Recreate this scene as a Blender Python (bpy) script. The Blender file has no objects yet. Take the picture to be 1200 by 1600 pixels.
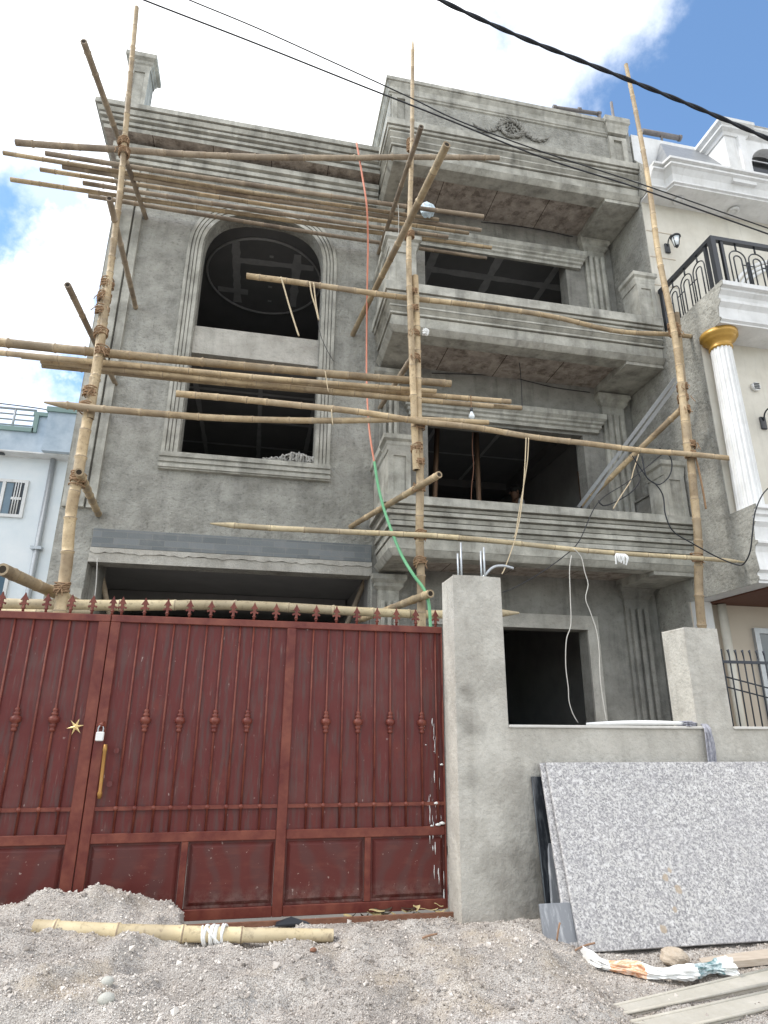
import bpy, bmesh, math, random, bisect
import numpy as np
from mathutils import Vector, Matrix
random.seed(7); rng = np.random.default_rng(7)
sc = bpy.context.scene
COL = sc.collection
H = 1.35                                  # camera height above the street
# ------------------------------------------------------------------ camera
YAW, PITCH, ROLL, FPX = 0.196386555, 0.325133694, 0.00756315226, 988.532351
def axes():
    cy, sy, cp, sp = math.cos(YAW), math.sin(YAW), math.cos(PITCH), math.sin(PITCH)
    f = Vector((sy*cp, cy*cp, sp)); r = Vector((cy, -sy, 0)); u = r.cross(f)
    cr, sr = math.cos(ROLL), math.sin(ROLL)
    return cr*r + sr*u, -sr*r + cr*u, f
AR, AU, AF = axes()
cam = bpy.data.objects.new("camera", bpy.data.cameras.new("camera")); COL.objects.link(cam)
cam.data.sensor_fit = 'VERTICAL'; cam.data.sensor_height = 36; cam.data.lens = FPX/1600*36
cam.data.clip_start = .05; cam.data.clip_end = 3000
cam.matrix_world = Matrix(((AR.x, AU.x, -AF.x, 0), (AR.y, AU.y, -AF.y, 0), (AR.z, AU.z, -AF.z, H), (0, 0, 0, 1)))
sc.camera = cam
def ray(px, py):
    v = AF*FPX + AR*(px-600) + AU*(800-py)
    return v/v.y
def P(px, py, y):                         # surveyed point at street-to-house depth y
    v = ray(px, py); return Vector((v.x*y, y, H+v.z*y))
def PZ(px, py, z):                        # surveyed point at height z
    v = ray(px, py); y = (z-H)/v.z; return Vector((v.x*y, y, z))
# ------------------------------------------------------------------ world and sun
SUN_DIR = Vector((-0.80, 0.02, 0.95)).normalized()
world = bpy.data.worlds.new("World"); sc.world = world; world.use_nodes = True
def build_world():
    nt = world.node_tree; N = nt.nodes; L = nt.links; N.clear()
    out = N.new('ShaderNodeOutputWorld'); bg = N.new('ShaderNodeBackground'); bg.inputs[1].default_value = 0.12
    sky = N.new('ShaderNodeTexSky'); sky.sky_type = 'NISHITA'; sky.sun_disc = False
    sky.sun_elevation = math.asin(SUN_DIR.z); sky.sun_rotation = math.atan2(SUN_DIR.x, SUN_DIR.y)
    sky.air_density = 1.0; sky.dust_density = 0.15; sky.ozone_density = 1.6
    tc = N.new('ShaderNodeTexCoord')
    nz = N.new('ShaderNodeTexNoise'); nz.inputs['Scale'].default_value = 4.5; nz.inputs['Detail'].default_value = 7; nz.inputs['Roughness'].default_value = .62
    L.new(tc.outputs['Generated'], nz.inputs['Vector'])
    sub = N.new('ShaderNodeVectorMath'); sub.operation = 'SUBTRACT'; L.new(nz.outputs['Color'], sub.inputs[0]); sub.inputs[1].default_value = (.5, .5, .5)
    scl = N.new('ShaderNodeVectorMath'); scl.operation = 'SCALE'; L.new(sub.outputs[0], scl.inputs[0]); scl.inputs['Scale'].default_value = .42
    add = N.new('ShaderNodeVectorMath'); add.operation = 'ADD'; L.new(tc.outputs['Generated'], add.inputs[0]); L.new(scl.outputs[0], add.inputs[1])
    blobs = [(360, -60, .36, 1), (170, 40, .17, 1), (520, 130, .28, 1), (640, 110, .17, .95), (300, 300, .19, 1), (110, 450, .10, .92), (130, 520, .07, .9),
             (190, 230, .08, .85), (0, 10, .17, .95), (0, 480, .08, .85), (50, 300, .07, .35), (20, 200, .06, .3), (875, 70, .12, .55), (850, 160, .12, .5), (890, 20, .08, .45),
             (40, 640, .09, .55), (60, 480, .10, .8), (760, 60, .14, .35)]
    last = None
    for px, py, r, s in blobs:
        d = ray(px, py).normalized()
        dist = N.new('ShaderNodeVectorMath'); dist.operation = 'DISTANCE'; L.new(add.outputs[0], dist.inputs[0]); dist.inputs[1].default_value = d
        mr = N.new('ShaderNodeMapRange'); mr.interpolation_type = 'SMOOTHSTEP'
        mr.inputs['From Min'].default_value = r*1.25; mr.inputs['From Max'].default_value = r*.45
        mr.inputs['To Min'].default_value = 0; mr.inputs['To Max'].default_value = s
        L.new(dist.outputs['Value'], mr.inputs['Value'])
        if last is None: last = mr.outputs[0]
        else:
            mx = N.new('ShaderNodeMath'); mx.operation = 'MAXIMUM'; L.new(last, mx.inputs[0]); L.new(mr.outputs[0], mx.inputs[1]); last = mx.outputs[0]
    # unseen broken cloud behind the camera, added and brightened to light the facades
    n2 = N.new('ShaderNodeTexNoise'); n2.inputs['Scale'].default_value = 2.1; n2.inputs['Detail'].default_value = 8
    L.new(tc.outputs['Generated'], n2.inputs['Vector'])
    m2 = N.new('ShaderNodeMapRange'); m2.inputs['From Min'].default_value = .36; m2.inputs['From Max'].default_value = .60; m2.inputs['To Max'].default_value = .95
    L.new(n2.outputs[0], m2.inputs['Value'])
    sep = N.new('ShaderNodeSeparateXYZ'); L.new(tc.outputs['Generated'], sep.inputs[0])
    back = N.new('ShaderNodeMapRange'); back.inputs['From Min'].default_value = .15; back.inputs['From Max'].default_value = -.2; L.new(sep.outputs['Y'], back.inputs['Value'])
    mm = N.new('ShaderNodeMath'); mm.operation = 'MULTIPLY'; L.new(m2.outputs[0], mm.inputs[0]); L.new(back.outputs[0], mm.inputs[1])
    mx = N.new('ShaderNodeMath'); mx.operation = 'MAXIMUM'; L.new(last, mx.inputs[0]); L.new(mm.outputs[0], mx.inputs[1])
    mix = N.new('ShaderNodeMix'); mix.data_type = 'RGBA'
    boost = N.new('ShaderNodeMix'); boost.data_type = 'RGBA'; boost.blend_type = 'MULTIPLY'; boost.inputs[0].default_value = 1
    L.new(sky.outputs[0], boost.inputs[6]); boost.inputs[7].default_value = (1.0, 1.2, 1.28, 1)
    haze = N.new('ShaderNodeMix'); haze.data_type = 'RGBA'; haze.inputs[0].default_value = .04
    L.new(boost.outputs[2], haze.inputs[6]); haze.inputs[7].default_value = (3.0, 3.6, 4.6, 1)
    L.new(mx.outputs[0], mix.inputs[0]); L.new(haze.outputs[2], mix.inputs[6])
    cc_ = N.new('ShaderNodeMix'); cc_.data_type = 'RGBA'; L.new(back.outputs[0], cc_.inputs[0]); cc_.inputs[6].default_value = (8.5, 8.6, 8.7, 1); cc_.inputs[7].default_value = (11.8, 11.4, 10.9, 1)
    L.new(cc_.outputs[2], mix.inputs[7])
    L.new(mix.outputs[2], bg.inputs[0]); L.new(bg.outputs[0], out.inputs[0])
build_world()
sl = bpy.data.lights.new("sun", 'SUN'); sl.energy = 2.0; sl.angle = math.radians(16); sl.color = (1, .955, .88)
so = bpy.data.objects.new("sun", sl); COL.objects.link(so); so.rotation_euler = (-SUN_DIR).to_track_quat('-Z', 'Y').to_euler(); so.location = (0, 0, 30)
sc.view_settings.view_transform = 'Standard'; sc.view_settings.look = 'None'; sc.view_settings.gamma = 1
sc.view_settings.exposure = 0.9
sc.cycles.max_bounces = 8; sc.cycles.diffuse_bounces = 5
sc.cycles.use_denoising = True

# ------------------------------------------------------------------ materials
def mat(name, color, rough=.85, metal=0, noise=0, nscale=6, color2=None, bump=0, bscale=40, bdist=.01, spec=.3, extra=None, coord='Object', rand=0, detail=6, stretch=None):
    m = bpy.data.materials.new(name); m.use_nodes = True
    nt = m.node_tree; N = nt.nodes; L = nt.links
    b = N['Principled BSDF']; b.inputs['Roughness'].default_value = rough; b.inputs['Metallic'].default_value = metal
    b.inputs['Specular IOR Level'].default_value = spec
    tc = N.new('ShaderNodeTexCoord'); vec = tc.outputs[coord]
    if stretch:
        mp = N.new('ShaderNodeMapping'); mp.inputs['Scale'].default_value = stretch; L.new(vec, mp.inputs[0]); vec = mp.outputs[0]
    col = None
    if color2 is not None:
        nz = N.new('ShaderNodeTexNoise'); nz.inputs['Scale'].default_value = nscale; nz.inputs['Detail'].default_value = detail; nz.inputs['Roughness'].default_value = .65
        L.new(vec, nz.inputs['Vector'])
        rp = N.new('ShaderNodeValToRGB'); rp.color_ramp.elements[0].position = .5-noise; rp.color_ramp.elements[1].position = .5+noise
        rp.color_ramp.elements[0].color = (*color, 1); rp.color_ramp.elements[1].color = (*color2, 1)
        L.new(nz.outputs[0], rp.inputs[0]); col = rp.outputs[0]
    if extra: col = extra(nt, vec, col, b) or col
    if rand:
        oi = N.new('ShaderNodeObjectInfo'); hs = N.new('ShaderNodeHueSaturation')
        mr = N.new('ShaderNodeMapRange'); mr.inputs['To Min'].default_value = 1-rand; mr.inputs['To Max'].default_value = 1+rand
        L.new(oi.outputs['Random'], mr.inputs[0]); L.new(mr.outputs[0], hs.inputs['Value'])
        if col is not None: L.new(col, hs.inputs['Color'])
        else: hs.inputs['Color'].default_value = (*color, 1)
        col = hs.outputs[0]
    if col is not None: L.new(col, b.inputs['Base Color'])
    else: b.inputs['Base Color'].default_value = (*color, 1)
    if bump:
        nb = N.new('ShaderNodeTexNoise'); nb.inputs['Scale'].default_value = bscale; nb.inputs['Detail'].default_value = 5
        L.new(vec, nb.inputs['Vector'])
        bp = N.new('ShaderNodeBump'); bp.inputs['Strength'].default_value = bump; bp.inputs['Distance'].default_value = bdist
        L.new(nb.outputs[0], bp.inputs['Height'])
        if b.inputs['Normal'].is_linked: L.new(b.inputs['Normal'].links[0].from_socket, bp.inputs['Normal'])
        L.new(bp.outputs[0], b.inputs['Normal'])
    return m
def mixc(nt, fac, a, bcol, mode='MIX'):
    mx = nt.nodes.new('ShaderNodeMix'); mx.data_type = 'RGBA'; mx.blend_type = mode
    if isinstance(fac, (int, float)): mx.inputs[0].default_value = fac
    else: nt.links.new(fac, mx.inputs[0])
    for i, c in ((6, a), (7, bcol)):
        if isinstance(c, tuple): mx.inputs[i].default_value = (*c, 1)
        else: nt.links.new(c, mx.inputs[i])
    return mx.outputs[2]
def ramp(nt, src, p0, p1, v0=0, v1=1):
    mr = nt.nodes.new('ShaderNodeMapRange'); mr.inputs['From Min'].default_value = p0; mr.inputs['From Max'].default_value = p1
    mr.inputs['To Min'].default_value = v0; mr.inputs['To Max'].default_value = v1; nt.links.new(src, mr.inputs[0]); return mr.outputs[0]
def noise(nt, vec, scale, detail=5, stretch=None, rough=.6, off=None):
    if stretch or off:
        mp = nt.nodes.new('ShaderNodeMapping')
        if stretch: mp.inputs['Scale'].default_value = stretch
        if off: mp.inputs['Location'].default_value = off
        nt.links.new(vec, mp.inputs[0]); vec = mp.outputs[0]
    n = nt.nodes.new('ShaderNodeTexNoise'); n.inputs['Scale'].default_value = scale; n.inputs['Detail'].default_value = detail; n.inputs['Roughness'].default_value = rough
    nt.links.new(vec, n.inputs['Vector']); return n.outputs[0]
def plaster_extra(pits=1., streaks=.35, dark=(.085, .082, .075)):
    def f(nt, vec, col, b):
        # trowel marks: short crescent scars, damp streaks running down, fine sand grain
        n1 = noise(nt, vec, 9, 4, (1, 1, 1.3)); n2 = noise(nt, vec, 22, 5, off=(3, 1, 2))
        n3 = noise(nt, vec, 2.2, 4, (3.5, 3.5, .35)); g = noise(nt, vec, 120, 2)
        c = mixc(nt, ramp(nt, n3, .5, .72, 0, streaks), col, dark)
        p = ramp(nt, n2, .55, .66, 0, .5*pits); q = ramp(nt, n1, .42, .60)
        m = nt.nodes.new('ShaderNodeMath'); m.operation = 'MULTIPLY'; nt.links.new(p, m.inputs[0]); nt.links.new(q, m.inputs[1])
        c = mixc(nt, m.outputs[0], c, dark)
        c = mixc(nt, ramp(nt, noise(nt, vec, 5, 5, (1, 1, 1.6), .7, (9, 3, 1)), .40, .62, 0, .4*max(pits, .5)), c, (.46, .45, .405))
        c = mixc(nt, ramp(nt, noise(nt, vec, 13, 6, (1, 1, 2.2), .75, (2, 8, 5)), .56, .66, 0, .5*pits), c, (.12, .117, .104))
        c = mixc(nt, .25, c, mixc(nt, ramp(nt, g, .3, .7), (.5, .5, .5), (.95, .95, .95)), 'MULTIPLY')
        bp = nt.nodes.new('ShaderNodeBump'); bp.inputs['Strength'].default_value = .9*max(pits, .2); bp.inputs['Distance'].default_value = .03
        bp.invert = True; nt.links.new(n2, bp.inputs['Height']); nt.links.new(bp.outputs[0], b.inputs['Normal'])
        return c
    return f
M = {}
def stain_extra(nt, vec, col, b):
    c = plaster_extra(.45, .28, (.20, .185, .155))(nt, vec, col, b)
    c = mixc(nt, ramp(nt, noise(nt, vec, 1.6, 6, off=(2, 5, 3), rough=.7), .52, .66, 0, .5), c, (.25, .235, .205))
    for ctr, r, k in (((-.85, -.15, .24), .42, .75), ((-1.50, -.15, 1.35), .13, .55), ((-1.52, -.15, 1.62), .09, .5), ((-1.50, -.15, .95), .10, .4)):
        d = nt.nodes.new('ShaderNodeVectorMath'); d.operation = 'DISTANCE'; nt.links.new(vec, d.inputs[0]); d.inputs[1].default_value = ctr
        wob = nt.nodes.new('ShaderNodeMath'); wob.operation = 'MULTIPLY_ADD'; nt.links.new(noise(nt, vec, 7, 5, off=(1, 4, 2)), wob.inputs[0]); wob.inputs[1].default_value = r*2.0; nt.links.new(d.outputs['Value'], wob.inputs[2])
        c = mixc(nt, ramp(nt, wob.outputs[0], r*2.1, r*1.2, 0, k), c, (.15, .14, .12))
    return c
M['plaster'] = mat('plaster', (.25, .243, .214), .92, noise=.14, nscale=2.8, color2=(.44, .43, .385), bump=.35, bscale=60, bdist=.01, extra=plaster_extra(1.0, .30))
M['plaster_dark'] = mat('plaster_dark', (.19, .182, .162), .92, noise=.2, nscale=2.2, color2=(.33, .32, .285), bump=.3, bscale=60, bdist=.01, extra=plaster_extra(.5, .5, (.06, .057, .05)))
M['mould'] = mat('smooth_cement', (.28, .27, .232), .85, noise=.15, nscale=3.5, color2=(.56, .545, .48), bump=.15, bscale=70, bdist=.006, extra=plaster_extra(.15, .5))
M['cement_pale'] = mat('pale_cement', (.39, .365, .32), .92, noise=.2, nscale=3.2, color2=(.60, .575, .515), bump=.4, bscale=45, bdist=.012, extra=stain_extra)
def rough_extra(nt, vec, col, b):
    c = mixc(nt, ramp(nt, noise(nt, vec, 5, 6, rough=.75), .5, .62, 0, .7), col, (.13, .10, .08))
    br = nt.nodes.new('ShaderNodeTexBrick'); br.inputs['Scale'].default_value = .9; br.inputs['Mortar Size'].default_value = .006; br.offset = 0
    br.inputs['Color1'].default_value = br.inputs['Color2'].default_value = (1, 1, 1, 1); br.inputs['Mortar'].default_value = (.25, .22, .2, 1)
    br.inputs['Brick Width'].default_value = .8; br.inputs['Row Height'].default_value = 4
    nt.links.new(vec, br.inputs['Vector'])
    return mixc(nt, 1., c, br.outputs[0], 'MULTIPLY')
M['rough'] = mat('raw_shuttered_concrete', (.24, .205, .175), .95, noise=.2, nscale=6, color2=(.52, .455, .395), bump=.8, bscale=25, bdist=.02, extra=rough_extra)
def slate_extra(nt, vec, col, b):
    sp = nt.nodes.new('ShaderNodeSeparateXYZ'); nt.links.new(vec, sp.inputs[0]); cb = nt.nodes.new('ShaderNodeCombineXYZ')
    nt.links.new(sp.outputs[0], cb.inputs[0]); nt.links.new(sp.outputs[2], cb.inputs[1])
    br = nt.nodes.new('ShaderNodeTexBrick'); br.inputs['Scale'].default_value = 1; br.inputs['Brick Width'].default_value = .30; br.inputs['Row Height'].default_value = .08
    br.inputs['Mortar Size'].default_value = .003; br.inputs['Color1'].default_value = (.15, .165, .17, 1); br.inputs['Color2'].default_value = (.21, .225, .23, 1); br.inputs['Mortar'].default_value = (.24, .235, .22, 1)
    nt.links.new(cb.outputs[0], br.inputs['Vector'])
    return mixc(nt, ramp(nt, noise(nt, vec, 7), .5, .75, 0, .6), br.outputs[0], (.26, .26, .25))
M['slate'] = mat('slate_cladding', (.1, .1, .1), .8, bump=.4, bscale=50, bdist=.01, extra=slate_extra)
def bamboo_extra(nt, vec, col, b):
    at = nt.nodes.new('ShaderNodeAttribute'); at.attribute_name = 'tone'
    col = mixc(nt, 1., col, mixc(nt, at.outputs['Fac'], (.62, .60, .60), (1.18, 1.16, 1.10)), 'MULTIPLY')
    c = mixc(nt, ramp(nt, noise(nt, vec, 30, 4), .56, .72, 0, .6), col, (.12, .08, .05))
    c = mixc(nt, ramp(nt, noise(nt, vec, 9, 6, rough=.8, off=(3, 8, 1)), .57, .66, 0, .5), c, (.20, .155, .11))
    return mixc(nt, ramp(nt, noise(nt, vec, 1.3, 3, off=(5, 2, 9)), .5, .7, 0, .45), c, (.30, .25, .19))
M['bamboo'] = mat('bamboo', (.27, .195, .115), .6, noise=.22, nscale=5, color2=(.50, .40, .26), bump=.35, bscale=45, bdist=.006, rand=.18, extra=bamboo_extra)
M['bamboo_fresh'] = mat('fresh_bamboo', (.44, .36, .22), .55, noise=.25, nscale=4, color2=(.58, .50, .34), bump=.2, bscale=60, bdist=.004, rand=.08, extra=bamboo_extra)
M['bamboo_old_backlit'] = mat('weathered_backlit_bamboo', (.19, .15, .11), .75, noise=.22, nscale=5, color2=(.38, .31, .235), bump=.3, bscale=60, bdist=.004, rand=.12, extra=bamboo_extra)  # weathered grey-brown, with the darkness of backlit poles put into the colour
M['node'] = mat('bamboo_node', (.20, .14, .09), .7, noise=.2, nscale=25, color2=(.42, .34, .24)); M['hollow'] = mat('bamboo_hollow_shade', (.03, .022, .014), .9)  # near-black hollow: shade inside the cut ends is put into the colour
M['rope'] = mat('coir_rope', (.20, .12, .065), .95, noise=.3, nscale=60, color2=(.38, .25, .15), bump=.8, bscale=200, bdist=.004)
M['rope_pale'] = mat('jute_rope', (.48, .38, .24), .95, noise=.3, nscale=60, color2=(.62, .52, .37))
def gate_extra(nt, vec, col, b):
    c = mixc(nt, ramp(nt, noise(nt, vec, 5, 5, (6, 6, .6)), .48, .62, 0, .75), col, (.088, .046, .042))
    c = mixc(nt, ramp(nt, noise(nt, vec, 3.5, 6, (1, 1, .7), .7, (3, 5, 1)), .57, .68, 0, .45), c, (.17, .040, .026))
    c = mixc(nt, ramp(nt, noise(nt, vec, 1.4, 4, (1, 1, 1.6), .6, (8, 2, 4)), .5, .68, 0, .3), c, (.15, .075, .065))
    c = mixc(nt, ramp(nt, noise(nt, vec, 16, 6, (3, 3, .25), .7, (4, 1, 6)), .60, .70, 0, .5), c, (.21, .13, .115))
    return mixc(nt, ramp(nt, noise(nt, vec, 30, 4, (1, 1, .5), .6, (1, 7, 3)), .68, .74, 0, .6), c, (.50, .40, .36))
M['gate'] = mat('maroon_gate_paint', (.100, .018, .016), .5, noise=.3, nscale=2.5, color2=(.125, .026, .023), bump=.25, bscale=7, bdist=.008, spec=.3, extra=gate_extra)
def gatep_extra(nt, vec, col, b):
    wv = nt.nodes.new('ShaderNodeTexWave'); wv.inputs['Scale'].default_value = 1.6; wv.inputs['Distortion'].default_value = 14; wv.inputs['Detail'].default_value = 3; wv.inputs['Detail Scale'].default_value = .8
    nt.links.new(vec, wv.inputs['Vector'])
    c = mixc(nt, ramp(nt, wv.outputs[1], .3, .9, 0, .5), col, (.08, .038, .035))
    c = mixc(nt, ramp(nt, noise(nt, vec, 4, 5, (1, 1, 4)), .52, .7, 0, .4), c, (.17, .05, .035))
    sp = nt.nodes.new('ShaderNodeSeparateXYZ'); nt.links.new(vec, sp.inputs[0])
    m = nt.nodes.new('ShaderNodeMath'); m.operation = 'MULTIPLY'; nt.links.new(ramp(nt, sp.outputs[2], .24, .06, 0, .6), m.inputs[0]); nt.links.new(ramp(nt, noise(nt, vec, 14, 6, rough=.75), .42, .62), m.inputs[1])
    c = mixc(nt, m.outputs[0], c, (.27, .20, .17))
    return mixc(nt, ramp(nt, noise(nt, vec, 34, 4, off=(1, 7, 3)), .67, .73, 0, .6), c, (.45, .36, .32))
M['gate_panel'] = mat('gate_panel_paint', (.085, .016, .013), .5, noise=.3, nscale=4, color2=(.115, .022, .017), bump=.2, bscale=7, bdist=.006, spec=.35, extra=gatep_extra)
M['gate_trim'] = mat('gate_frame_paint', (.105, .018, .014), .45, noise=.16, nscale=7, color2=(.19, .055, .034), spec=.35, bump=.1, bscale=40, bdist=.003)
def streak_extra(nt, vec, col, b):
    c = mixc(nt, ramp(nt, noise(nt, vec, 3, 6, (4, 4, .35), .7), .52, .75, 0, .35), col, (.36, .34, .30))
    return mixc(nt, ramp(nt, noise(nt, vec, 2.3, 6, off=(3, 3, 8), rough=.75), .5, .7, 0, .22), c, (.42, .40, .35))
M['white_paint'] = mat('white_paint', (.60, .60, .585), .6, noise=.2, nscale=3, color2=(.76, .76, .75), bump=.05, bscale=40, extra=streak_extra)
M['cream'] = mat('cream_paint', (.54, .505, .425), .7, noise=.2, nscale=2, color2=(.66, .63, .555), bump=.1, bscale=90, bdist=.003, extra=streak_extra)
M['beige'] = mat('beige_paint', (.50, .43, .345), .75, noise=.3, nscale=2, color2=(.56, .49, .40), bump=.1, bscale=80, bdist=.003)
M['blue_wall'] = mat('pale_blue_paint', (.64, .70, .73), .8, noise=.2, nscale=1.5, color2=(.76, .79, .80), bump=.1, bscale=30)
M['blue_stucco'] = mat('blue_washed_stucco', (.30, .38, .46), .85, noise=.2, nscale=1.8, color2=(.55, .62, .68), bump=.2, bscale=20)
M['green_trim'] = mat('grey_green_trim', (.22, .31, .29), .7)
M['gold'] = mat('gold_paint', (.40, .22, .035), .38, noise=.3, nscale=12, color2=(.52, .31, .07), spec=.6, metal=.3)
M['black_iron'] = mat('black_iron', (.025, .028, .033), .4, spec=.5)
M['dark_iron'] = mat('dark_iron', (.04, .045, .055), .5)
M['steel'] = mat('galvanised_steel', (.36, .38, .40), .45, metal=.5, noise=.3, nscale=20, color2=(.50, .52, .53))
M['rust'] = mat('rusty_steel', (.17, .075, .045), .85, noise=.3, nscale=20, color2=(.27, .14, .09), bump=.4, bscale=60)
M['pipe_dark'] = mat('weathered_pipe', (.11, .10, .10), .6, noise=.3, nscale=10, color2=(.22, .20, .19))
M['glass'] = mat('window_glass', (.05, .07, .08), .05, spec=.8)
M['pane_pale'] = mat('curtained_glass', (.12, .16, .18), .12, spec=.8, noise=.3, nscale=3, color2=(.20, .25, .27))
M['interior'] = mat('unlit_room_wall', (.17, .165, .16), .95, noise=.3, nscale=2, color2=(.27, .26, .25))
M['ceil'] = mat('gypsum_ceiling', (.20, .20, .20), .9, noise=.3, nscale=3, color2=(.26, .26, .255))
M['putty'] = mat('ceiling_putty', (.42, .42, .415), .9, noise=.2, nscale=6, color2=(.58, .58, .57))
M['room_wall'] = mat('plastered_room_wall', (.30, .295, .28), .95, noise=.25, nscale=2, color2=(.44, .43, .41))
M['wood'] = mat('raw_timber_prop', (.22, .13, .08), .85, noise=.3, nscale=8, color2=(.33, .21, .14), stretch=(6, 6, .8))
M['cable'] = mat('black_cable', (.018, .02, .025), .5, bump=.2, bscale=80)
M['wire'] = mat('thin_wire', (.03, .03, .032), .5)
M['wire_white'] = mat('white_cord', (.46, .44, .40), .8)
M['red_pipe'] = mat('red_conduit', (.62, .21, .13), .5, noise=.3, nscale=8, color2=(.70, .31, .22))
M['green_pipe'] = mat('green_hose', (.13, .38, .18), .45, noise=.3, nscale=6, color2=(.22, .50, .28))
M['white_plastic'] = mat('white_plastic', (.66, .66, .64), .55, noise=.25, nscale=12, color2=(.82, .82, .80))
M['orange_print'] = mat('orange_sack', (.62, .25, .09), .6, noise=.15, nscale=12, color2=(.75, .62, .50), stretch=(1, 5, 5))
M['teal_print'] = mat('teal_sack', (.05, .15, .16), .6, noise=.12, nscale=18, color2=(.62, .66, .66))
M['blue_plastic'] = mat('blue_plastic', (.52, .66, .74), .45, noise=.3, nscale=10, color2=(.68, .76, .80))
M['grey_cloth'] = mat('grey_cloth', (.18, .18, .21), .95, noise=.2, nscale=30, color2=(.42, .42, .46), bump=.5, bscale=80)
M['husk'] = mat('yellow_husk', (.36, .28, .12), .8, noise=.3, nscale=10, color2=(.55, .46, .26))
M['husk_dark'] = mat('dark_husk', (.05, .04, .025), .9)
M['brass'] = mat('brass', (.36, .21, .06), .45, metal=.5, noise=.2, nscale=30, color2=(.35, .16, .05))
M['silver'] = mat('silver_metal', (.72, .72, .72), .3, metal=.5)
M['gold_star'] = mat('gilt_star', (.80, .62, .30), .35, metal=.4)
def granite_extra(nt, vec, col, b):
    v = nt.nodes.new('ShaderNodeTexVoronoi'); v.inputs['Scale'].default_value = 95; v.inputs['Randomness'].default_value = 1
    wob = nt.nodes.new('ShaderNodeTexNoise'); wob.inputs['Scale'].default_value = 45; wob.inputs['Detail'].default_value = 3
    nt.links.new(vec, wob.inputs['Vector'])
    s = nt.nodes.new('ShaderNodeVectorMath'); s.operation = 'SCALE'; s.inputs['Scale'].default_value = .03; nt.links.new(wob.outputs['Color'], s.inputs[0])
    a = nt.nodes.new('ShaderNodeVectorMath'); nt.links.new(vec, a.inputs[0]); nt.links.new(s.outputs[0], a.inputs[1]); nt.links.new(a.outputs[0], v.inputs['Vector'])
    bw = nt.nodes.new('ShaderNodeSeparateColor'); nt.links.new(v.outputs['Color'], bw.inputs[0])
    r = nt.nodes.new('ShaderNodeValToRGB'); e = r.color_ramp.elements
    e[0].position = 0; e[0].color = (.20, .20, .205, 1); e[1].position = 1; e[1].color = (.52, .52, .50, 1)
    for p, c in ((.3, (.28, .28, .285, 1)), (.5, (.35, .35, .35, 1)), (.7, (.43, .43, .42, 1))):
        k = e.new(p); k.color = c
    nt.links.new(bw.outputs[0], r.inputs[0])
    c = mixc(nt, ramp(nt, noise(nt, vec, 70, 4), .56, .64, 0, .75), r.outputs[0], (.13, .13, .145))
    c = mixc(nt, ramp(nt, noise(nt, vec, 42, 4, off=(4, 4, 4)), .55, .62, 0, .85), c, (.60, .605, .60))
    c = mixc(nt, ramp(nt, noise(nt, vec, 1.7, 3), .4, .7, 0, .3), c, (.27, .27, .29))
    for ctr, r in (((-.02, 0, .38), .035), ((.05, 0, .31), .04), ((-.03, 0, .20), .025), ((-.16, 0, .10), .035), ((.03, 0, .42), .025)):
        sp = nt.nodes.new('ShaderNodeVectorMath'); sp.operation = 'MULTIPLY'; nt.links.new(vec, sp.inputs[0]); sp.inputs[1].default_value = (1, 0, 1)
        d = nt.nodes.new('ShaderNodeVectorMath'); d.operation = 'DISTANCE'; nt.links.new(sp.outputs[0], d.inputs[0]); d.inputs[1].default_value = (ctr[0]-.42, 0, ctr[2])
        wob = nt.nodes.new('ShaderNodeMath'); wob.operation = 'MULTIPLY_ADD'; nt.links.new(noise(nt, vec, 30, 3), wob.inputs[0]); wob.inputs[1].default_value = r; nt.links.new(d.outputs['Value'], wob.inputs[2])
        c = mixc(nt, ramp(nt, wob.outputs[0], r*1.25, r*1.05, 0, .75), c, (.36, .29, .20))
    return mixc(nt, ramp(nt, noise(nt, vec, 6, 6, (1, 1, .4), .75, (1, 9, 2)), .55, .75, 0, .3), mixc(nt, 1., c, (.97, .945, .935), 'MULTIPLY'), (.44, .42, .39))
M['granite'] = mat('speckled_granite', (.5, .5, .5), .42, spec=.35, extra=granite_extra)
def vein_extra(c1, c2, s):
    def f(nt, vec, col, b):
        return mixc(nt, ramp(nt, noise(nt, vec, s, 6, (4, 1, .7), .7), .5, .72, 0, .7), c1, c2)
    return f
M['black_granite'] = mat('black_granite', (.03, .03, .03), .25, spec=.5, extra=vein_extra((.022, .025, .03), (.12, .13, .14), 9))
M['grey_granite'] = mat('veined_grey_granite', (.2, .2, .2), .3, spec=.5, extra=vein_extra((.17, .18, .195), (.48, .49, .50), 8))
M['marble'] = mat('pale_stone_coping', (.50, .48, .44), .5, noise=.3, nscale=15, color2=(.62, .60, .56))
M['green_board'] = mat('dark_green_board', (.016, .06, .05), .5)
M['skin'] = mat('skin', (.17, .09, .055), .6); M['hair'] = mat('black_hair', (.012, .011, .01), .7)
M['shirt'] = mat('white_shirt', (.55, .54, .52), .85); M['trouser'] = mat('dark_trousers', (.05, .055, .07), .9)
def gravel_extra(nt, vec, col, b):
    g = noise(nt, vec, 150, 2); g2 = noise(nt, vec, 60, 4, off=(1, 2, 3))
    c = mixc(nt, ramp(nt, g, .42, .60, 0, .8), col, (.19, .165, .145))
    c = mixc(nt, ramp(nt, g2, .58, .72, 0, .6), c, (.70, .655, .60))
    c = mixc(nt, ramp(nt, noise(nt, vec, 2.1, 4, off=(7, 1, 1)), .54, .68, 0, .5), c, (.40, .32, .22))
    bp = nt.nodes.new('ShaderNodeBump'); bp.inputs['Strength'].default_value = .9; bp.inputs['Distance'].default_value = .012
    nt.links.new(noise(nt, vec, 100, 4), bp.inputs['Height']); nt.links.new(bp.outputs[0], b.inputs['Normal'])
    return c
M['gravel'] = mat('crushed_gravel', (.37, .34, .305), .95, noise=.12, nscale=2.2, color2=(.60, .565, .515), extra=gravel_extra)
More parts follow.
